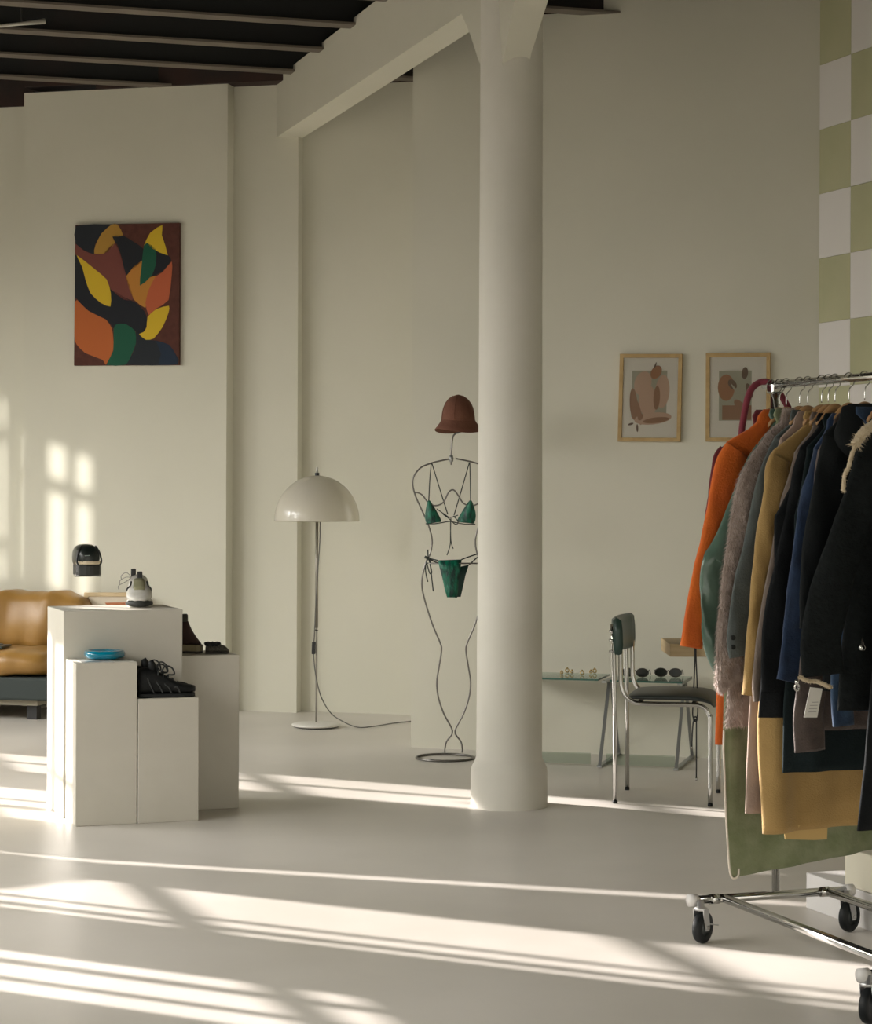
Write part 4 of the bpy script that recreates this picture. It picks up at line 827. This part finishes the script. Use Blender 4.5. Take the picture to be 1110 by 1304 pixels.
def coat(name, label, s_, outer, m, hem, body=None, sl=(0.115, 0.10), tk=0.016, fold=0.010, fur=None, kind='coat', cuff=None, sleeve_n=None, hang='hanger_wood', hlabel=None, right_hem=None, lean=0.0, collar=None, seed=0, w_hem=None, fz=1.0, rwid=1.0, wr=0.004, swr=0.007):
    """outer: px of the near-left outline from neck to cuff (first points are the shoulder line); hem: px row of the hem at the left;
    body: px list of the body's own left edge below the arm"""
    random.seed(seed+int(s_*1000))
    t_ = thing(name, rc(s_, 0, 0.3), label, kind, 'coats hanging on the clothes rail')
    OL = [g2l(x, y, s_) for x, y in outer]
    sh = min(range(len(OL)), key=lambda i: abs(i-2))   # third point is the shoulder tip
    uS, zS = OL[2]
    zN = min(1.640, OL[0][1]+0.004)
    zH = g2l(outer[2][0] if body is None else body[-1][0], hem, s_)[1]
    if body: BL_ = [g2l(x, y, s_) for x, y in body]
    else:
        ub = uS*0.86; BL_ = [(ub, zS-0.25), (ub-0.01 if w_hem is None else w_hem, zH)]
    prof = [(zN, 0.055), (zN-0.008, 0.07)]
    if OL[1][1] < zN-0.02: prof.append((OL[1][1], abs(OL[1][0])))
    prof.append((zS, abs(uS)*0.97)); prof.append((zS-0.06, abs(uS)*0.94))
    if BL_[0][1] < zS-0.1: prof.append((zS-0.2 if zS-0.2 > BL_[0][1]+0.01 else BL_[0][1]+0.02, abs(BL_[0][0])))
    for u_, z_ in BL_: prof.append((z_, abs(u_)))
    prof.sort(key=lambda q: -q[0])
    n = 64; ph = random.random()*6; rows = []
    Ls = max(zN-zH, 0.2); nz = max(26, int(Ls/0.02))
    for i in range(nz+1):
        z = zN-(zN-zH)*i/nz; w_ = lerp_prof(prof, z); g_ = min(1.0, (zN-z)/0.5)
        tkk = tk*(0.55+0.45*min(1, (zN-z)/0.12)); row = []
        for k in range(n):
            a = 2*PI*k/n; c, s2 = math.cos(a), math.sin(a)
            u_ = -w_*math.copysign(abs(c)**0.75, c)*(rwid if c < 0 else 1.0); d_ = tkk*math.copysign(abs(s2)**0.6, s2)
            fl_ = fold*g_*(0.6*math.sin(u_*34*fz+ph+z*1.3)+0.5*math.sin(u_*59*fz+2*ph-z*2.1)+0.6*noise.noise(V(u_*7+seed, z*4, ph)))+wr*noise.noise(V(u_*16+seed, z*7+u_*9, ph+3))*g_
            z2 = z
            if i > nz-3 and right_hem is not None: z2 = z+right_hem*((u_+w_)/(2*w_))
            elif right_hem is not None: z2 = z+right_hem*((u_+w_)/(2*w_))*(i/nz)
            row.append(rc(s_, u_, z2)+(-D)*(d_+fl_+lean*(zN-z)))
        rows.append(row)
    b = MB(); b.grid(rows, True, True, True); body_o = b.build('body', m, t_, True)
    # sleeves
    SP = OL[2:]
    path = []
    ks = cr([V(u_, 0, z_) for u_, z_ in SP], 9)
    L_ = [0]
    for p, q in zip(ks, ks[1:]): L_.append(L_[-1]+(q-p).length)
    mesh_sl = []
    for sg in (-1, 1):
        b = MB(); rows = []
        for i, p in enumerate(ks):
            f_ = L_[i]/L_[-1]; wd = sl[0]*(1-f_)+sl[1]*f_
            if f_ < 0.12: wd *= 0.72+0.28*f_/0.12
            q0 = ks[max(i-1, 0)]; q1 = ks[min(i+1, len(ks)-1)]; tg = (q1-q0).normalized(); nr = V(-tg.z, 0, tg.x)
            if nr.x < 0: nr = -nr
            cc = p+nr*wd/2
            wob = 1+0.05*math.sin(f_*19+ph)+0.06*noise.noise(V(f_*9, seed, ph))
            row = []
            for k in range(20):
                a = 2*PI*k/20; e1 = math.cos(a); e2 = math.sin(a)
                lu = cc+nr*(wd/2*wob*(-e1)) if e1 < 0 else cc-nr*(wd/2*e1)
                d_ = tk*1.05*math.copysign(abs(e2)**0.8, e2)+swr*g_n(f_, e1, ph)
                off = 0.012 if e2 > -2 else 0
                uu = lu.x if sg < 0 else -lu.x
                row.append(rc(s_, uu, lu.z)+(-D)*(d_+off+lean*(zN-lu.z)))
            rows.append(row)
        b.grid(rows, True, True, True); so = b.build('sleeve', m, t_, True); mesh_sl.append((so, rows))
        if cuff:
            b = MB(); rr_ = rows[-3:]
            cen = [sum(r_, V(0, 0, 0))/20 for r_ in rr_]
            b.grid([[c_+(p-c_)*1.07 for p in r_] for r_, c_ in zip(rr_, cen)]+[[cen[-1]+(p-cen[-1])*0.9 for p in rr_[-1]]], True, False, True); b.build('cuff', cuff, so, True)
    if collar:
        b = MB(); rows = []
        for k in range(14):
            a = 2*PI*k/13*0.5+PI*0.0; x = math.cos(a)*0.085
            rows.append([rc(s_, x, 1.628+0.012*math.sin(a))+(-D)*(tk+0.004+0.012*math.sin(a)), rc(s_, x*1.15, 1.60-0.045*math.sin(a))+(-D)*(tk+0.012+0.012*math.sin(a)), rc(s_, x*1.35, 1.555-0.085*math.sin(a))+(-D)*(tk+0.010)])
        b.grid(rows); co = b.build('collar', collar, t_, True); mo = co.modifiers.new('s', 'SOLIDIFY'); mo.thickness = 0.006
    if fur:
        b = MB(); fm_, nf, fl2 = fur
        srcs = [(rows_, 16) for _, rows_ in mesh_sl[:1]]
        def strands(rws, cnt, zmin=-9):
            m_n = len(rws[0])
            for _ in range(cnt):
                i = random.randrange(len(rws)-1); j = random.randrange(m_n); k2 = (j+1) % m_n
                f1_, f2_ = random.random(), random.random()
                p = (rws[i][j]*(1-f1_)+rws[i][k2]*f1_)*(1-f2_)+(rws[i+1][j]*(1-f1_)+rws[i+1][k2]*f1_)*f2_
                nv = (rws[i][k2]-rws[i][j]).cross(rws[i+1][j]-rws[i][j])
                if nv.length < 1e-9: continue
                nv.normalize()
                ce = sum(rws[i], V(0, 0, 0))/m_n
                if nv.dot(p-ce) < 0: nv = -nv
                dr = (nv*0.55+V(random.uniform(-.4, .4), random.uniform(-.4, .4), -0.7)).normalized()*fl2*random.uniform(0.6, 1.2)
                sdv = dr.cross(nv).normalized()*0.0011
                kk = len(b.v); b.v += [p-sdv, p+sdv, p+dr]; b.f.append((kk, kk+1, kk+2)); b.m.append(0)
        for rws, _ in srcs: strands(rws, nf)
        strands(rows_body(body_o, n), nf*2)
        fo = b.build('fur_pile', fm_, t_); fo['kind'] = 'stuff'
    if hang: hanger(s_, hang, hlabel or ('wooden hanger inside the '+name.replace('_', ' ')))
    return t_, body_o, mesh_sl
def g_n(f_, e, ph): return math.sin(f_*11+e*2.2+ph)*0.35+0.8*noise.noise(V(f_*8+e, e*1.8, ph))+0.4*noise.noise(V(f_*19-e*2, e*2.5, ph+5))
def rows_body(o, n):
    off = ROOT[o.name]; vs = [v.co+off for v in o.data.vertices]; return [vs[i:i+n] for i in range(0, len(vs), n)]
def cloth(name, c, c2=None, rough=0.85, scale=9, bump=0.25, bs=160, sheen=0.15, **k):
    if max(c) < 0.03: sheen = 0.0; k.setdefault('spec', 0.2); c = tuple(x*0.55 for x in c); c2 = tuple(x*0.55 for x in c2) if c2 else None
    return plain(name, c, rough, col2=c2 or tuple(x*1.25 for x in c), scale=scale, bump=bump, bscale=bs, sheen=sheen, **k)
coat('burgundy_coat', 'burgundy coat at the far end of the rail behind the orange one', 0.035, [(1000, 520), (960, 545), (915, 568), (905, 585), (897, 645), (893, 690), (890, 730)], cloth('burgundy', (0.13, 0.014, 0.022)), 880, seed=1, tk=0.012)
t_, bo, _s = coat('orange_coat', 'bright orange coat beside the burgundy coat', 0.085, [(1006, 514), (962, 541), (922, 563), (908, 590), (897, 649), (880, 728), (871, 775), (863.5, 822)], cloth('orange', (0.62, 0.125, 0.006), (0.56, 0.10, 0.006)), 948, body=[(925, 700), (912, 860), (909.5, 948)], sl=(0.12, 0.072), seed=2, tk=0.015)
coat('satin_jacket', 'shiny dark green satin jacket between the orange coat and the pale fur coat', 0.13, [(1010, 522), (985, 540), (962, 566), (940, 603), (908, 685), (894, 708), (889.5, 735), (890, 789), (893, 822), (907, 860)], plain('satin', (0.05, 0.10, 0.072), 0.22, col2=(0.10, 0.16, 0.12), scale=7, bump=0.5, bscale=12, sheen=0.2), 880, sl=(0.115, 0.085), seed=3, tk=0.013, fold=0.012, swr=0.014, wr=0.008)
t_, bo, sl_ = coat('moss_green_coat', 'long moss green suede coat reaching lowest on the rail', 0.165, [(1015, 522), (990, 540), (970, 562), (958, 610), (945, 700), (935, 790), (928, 850)], cloth('moss', (0.135, 0.16, 0.075), (0.20, 0.22, 0.125), scale=16, bump=0.35, bs=60), 1117, body=[(940, 720), (921, 870), (919.5, 950), (922, 1026), (929.5, 1117)], sl=(0.10, 0.08), seed=4, tk=0.014, fold=0.007, right_hem=0.05, rwid=1.4, hang=None)
LN = plain('pale_lining', (0.62, 0.56, 0.47), 0.7)
def edge(pts, r_, s_, d_, nm, par, m_):
    b = MB(); b.tube(cr([onp(x, y, rc(s_, 0, 0)-D*d_, D) for x, y in pts], 5), r_, 8); return b.build(nm, m_, par, True)
edge([(921.5, 930), (921, 955), (922.5, 990), (923.5, 1026), (926, 1070), (928.5, 1105), (931.5, 1117), (936.5, 1118), (940, 1114), (940.5, 1106)], 0.0033, 0.165, 0.014, 'lining_edge', t_, LN)  # coat lining and the sunlight on it, put into one pale colour
t_, bo, sl_ = coat('fur_coat', 'greyish pink fur coat with a fluffy hem', 0.215, [(1020, 521), (1000, 532), (975, 550), (950, 586), (936, 618), (927.6, 669), (916, 741), (911, 811), (910, 867), (917, 880)], cloth('fur_base', (0.22, 0.165, 0.135), (0.30, 0.235, 0.20), scale=30), 925, body=[(950, 720), (930, 860), (926.5, 925)], sl=(0.105, 0.10), seed=5, tk=0.015, fur=(cloth('fur_hair', (0.36, 0.285, 0.24), (0.50, 0.41, 0.36), scale=40, bump=0), 16000, 0.017))
t_, bo, sl_ = coat('slate_coat', 'slate grey wool coat with dark cuff buttons', 0.265, [(1028, 524), (1010, 536), (985, 556), (968, 590), (957, 627), (945.6, 687.6), (931, 746), (923, 811), (925.5, 838)], cloth('slate', (0.055, 0.066, 0.062), (0.075, 0.088, 0.082)), 860, sl=(0.10, 0.088), seed=6, tk=0.013)
for yy in (812, 824):
    P = onp(932.5, yy, rc(0.265, 0, 0)-D*0.030, D); b = MB(); b.tube([P-D*0.0, P-D*0.006], 0.0075, 12); b.build('button', plain('button_dark', (0.02, 0.025, 0.028), 0.2), t_)
coat('pink_beige_coat', 'long pinkish beige coat showing as a narrow edge left of the camel coat', 0.305, [(1030, 526), (1012, 538), (990, 560), (980, 600), (970, 660), (962, 720), (958, 790), (955, 850)], cloth('pink_beige', (0.30, 0.215, 0.165), (0.34, 0.25, 0.20)), 1036, body=[(975, 700), (957, 860), (954, 900), (948.5, 1036)], sl=(0.09, 0.085), seed=7, tk=0.012, fold=0.004, hang=None)
t_, bo, sl_ = coat('camel_coat', 'long golden camel coat with a ribbed sleeve', 0.35, [(1053, 525), (1027, 539.5), (978, 577), (972, 594.6), (969, 630), (961, 681), (953.5, 746), (949, 800), (944.5, 865), (942, 884)], cloth('camel', (0.29, 0.18, 0.055), (0.34, 0.215, 0.07), bump=0.3, bs=220), 1062, body=[(985, 700), (970, 860), (967, 920), (968.5, 990), (970.5, 1063)], sl=(0.095, 0.055), seed=8, tk=0.016, fold=0.020, fz=0.75, right_hem=0.02)
P = [onp(x, y, rc(0.35, 0, 0)-D*0.004, D) for x, y in ((997, 1052), (1053, 1048), (1052, 1068.5), (1036, 1069.5), (999, 1068.5))]
b = MB(); b.prism(P, -D*0.003); b.build('lining_flap', plain('camel_lining', (0.46, 0.31, 0.11), 0.7), t_)
coat('taupe_coat', 'taupe brown wool coat next to the camel sleeve', 0.39, [(1058, 527), (1036, 545), (1010, 575), (1003, 600), (992, 638), (982.7, 681), (977, 715), (969, 760), (962, 807), (955, 865), (956, 893)], cloth('taupe', (0.125, 0.095, 0.075), (0.16, 0.125, 0.10)), 900, sl=(0.10, 0.08), seed=9, tk=0.013)
coat('black_overcoat', 'black overcoat left of the blue jacket, its hem ending above the camel coat', 0.43, [(1062, 528), (1042, 545), (1015, 572), (1006, 602), (1002, 631), (988, 694), (977, 745), (969, 791), (966, 840), (965.5, 880)], cloth('black_wool', (0.010, 0.0125, 0.0145), (0.014, 0.017, 0.019)), 914, body=[(985, 760), (968, 880), (966.5, 914)], sl=(0.10, 0.10), seed=10, tk=0.013)
coat('teal_black_coat', 'very dark teal coat with a straight hem over the camel coat', 0.47, [(1068, 528), (1050, 545), (1025, 570), (1018, 610), (1012, 660), (1005, 740), (1001, 800), (999, 850)], cloth('dark_teal', (0.010, 0.021, 0.023), (0.014, 0.027, 0.029)), 984, body=[(1010, 760), (998, 900), (996, 984)], sl=(0.10, 0.09), seed=11, tk=0.012, hang=None)
coat('blue_jacket', 'navy blue denim jacket with a brighter blue sleeve', 0.51, [(1072, 528), (1052, 548), (1034, 572), (1028, 595), (1018, 627), (1008.6, 681), (1000, 746), (995, 796), (988, 850), (985.5, 864)], cloth('denim', (0.0075, 0.021, 0.055), (0.012, 0.034, 0.085), scale=12), 890, sl=(0.105, 0.115), seed=12, tk=0.013)
coat('brown_suede_jacket', 'brown suede jacket whose sleeve ends below the paper price tag', 0.55, [(1078, 528), (1060, 545), (1040, 572), (1034, 610), (1030, 680), (1022, 780), (1013, 860), (1007, 911), (1009, 958)], cloth('brown_suede', (0.040, 0.026, 0.020), (0.075, 0.05, 0.038), scale=18, rough=0.6), 930, sl=(0.10, 0.10), seed=13, tk=0.012, hang=None)
coat('charcoal_wool_coat', 'charcoal black wool coat with a wide lapel behind the shearling', 0.60, [(1110, 515), (1080, 524), (1046, 553), (1040, 580), (1032, 620), (1023, 670), (1016, 740), (1014, 800)], cloth('charcoal', (0.012, 0.0155, 0.017), (0.017, 0.021, 0.022)), 880, sl=(0.11, 0.10), seed=14, tk=0.013, collar=cloth('charcoal_lapel', (0.02, 0.024, 0.025)))
coat('denim_jacket', 'worn blue denim jacket showing only a sleeve end under the shearling cuff', 0.645, [(1116, 520), (1104, 540), (1092, 580), (1084, 630), (1074, 710), (1062, 800), (1055, 870), (1057, 925)], cloth('denim_worn', (0.012, 0.032, 0.070), (0.03, 0.065, 0.12), scale=25), 905, sl=(0.09, 0.07), seed=15, tk=0.012, hang=None)
t_, bo, sl_ = coat('shearling_coat', 'black shearling coat with a frayed cream collar and cream cuff edge', 0.72, [(1135, 530), (1112, 545), (1086, 580), (1072, 628), (1058, 664), (1041, 713), (1023, 773), (1015.5, 823), (1017, 862)], cloth('shearling', (0.010, 0.0135, 0.014), (0.015, 0.020, 0.020), scale=40, bs=90, bump=0.5), 905, sl=(0.115, 0.135), seed=16, tk=0.015, body=[(1080, 760), (1070, 860), (1068, 905)])
CRM = cloth('cream_fleece', (0.52, 0.42, 0.27), (0.62, 0.52, 0.36), scale=50, bump=0.6, bs=120)
def frz(pts, w_, nm, par, s_, d_=0.032):
    b = MB(); P = cr([V(*[q for q in onp(x, y, rc(s_, 0, 0)-D*d_, D)]) for x, y in pts], 6)
    b.tube(P, [w_*(0.8+0.3*random.random()) for _ in P], 8)
    for p in P:
        for _ in range(14):
            dr = V(random.uniform(-1, 1), random.uniform(-1, 0.3), random.uniform(-1, 0.6)).normalized()*w_*random.uniform(1.2, 1.9); sdv = dr.cross(V(0, 1, 0.2)).normalized()*0.0016
            kk = len(b.v); b.v += [p-sdv, p+sdv, p+dr]; b.f.append((kk, kk+1, kk+2)); b.m.append(0)
    return b.build(nm, CRM, par, True)
frz([(1125, 535), (1110, 542), (1098, 552), (1089, 566)], 0.016, 'collar', t_, 0.72)
frz([(1089, 566), (1084, 580), (1080, 595), (1075, 605), (1073.5, 625)], 0.006, 'collar_edge', t_, 0.72)
frz([(1018, 862), (1028, 867), (1040, 868), (1052, 873), (1057, 875)], 0.006, 'cuff_edge', sl_[0][0], 0.72, 0.03)
P = onp(1097.5, 824, rc(0.72, 0, 0)-D*0.032, D); b = MB(); b.lathe(P-V(0, 0, 0.010), [(0, 0), (0.010, 0.002), (0.011, 0.010), (0.005, 0.018), (0.002, 0.034), (0, 0.036)], 12); b.build('snap', 'chrome', t_, True)
zp = onp(1014.5, 866, rc(0.72, 0, 0)-D*0.034, D); b = MB(); b.tube([zp, zp-V(0, 0, 0.010)], 0.006, 8); b.tube([zp-V(0, 0, 0.020)+W*0.007*math.cos(a)+V(0, 0, 0.010*math.sin(a)) for a in [2*PI*q/14 for q in range(15)]], 0.0025, 6); b.build('zip_pull', 'chrome', sl_[0][0], True)
tg = [onp(x, y, rc(0.72, 0, 0)-D*0.030, D) for x, y in [(1031, 875), (1046.8, 877), (1040, 913.6), (1023, 913.6)]]
t2 = thing('price_tag', tg[0], 'white paper price tag hanging below the shearling cuff', 'tag')
b = MB(); b.prism(tg, -D*0.0012); b.build('paper', plain('tag_paper', (0.62, 0.60, 0.54), 0.6), t2)
for k in range(4):
    f0 = 0.48+0.11*k; q0 = quad_uv(tg, 0.25 if k else 0.4, f0); q1 = quad_uv(tg, 0.85, f0-0.02)
    b = MB(); b.obox(q0-D*0.0013, q1-q0, -D*0.0003, V(0, 0, -0.0014)); b.build('printed_line', plain('tag_ink', (0.22, 0.22, 0.20), 0.7), t2)
coat('long_black_coat', 'long black coat nearest on the rail, its skirt hanging in front of the camel coat', 0.83, [(1190, 560), (1168, 580), (1140, 605), (1128, 660), (1120, 720), (1112, 800), (1106, 860)], cloth('long_black', (0.008, 0.0105, 0.012), (0.012, 0.015, 0.016)), 1058, body=[(1118, 800), (1108, 880), (1100, 978), (1091, 1056)], sl=(0.11, 0.10), seed=17, tk=0.013)
# burgundy strap looped over the rail end
t_ = thing('padded_strap', rc(0.0, 0, 1.45), 'thick burgundy padded strap looped over the end of the rail', 'strap')
def st(x, y, d=0.0): return onp(x, y, rc(0.0, 0, 0)-D*d, D)
b = MB(); b.tube(cr([st(942, 590), st(944, 552), (st(946, 536)), st(951, 510), st(957, 495), st(966, 487.5), st(974, 486, 0.01), st(982, 489, 0.02), st(990, 497, 0.02), st(997, 508, 0.02), st(1004, 520, 0.02)], 6), [0.0105]*61, 12); b.build('strap', cloth('strap_burgundy', (0.15, 0.018, 0.030)), t_, True)
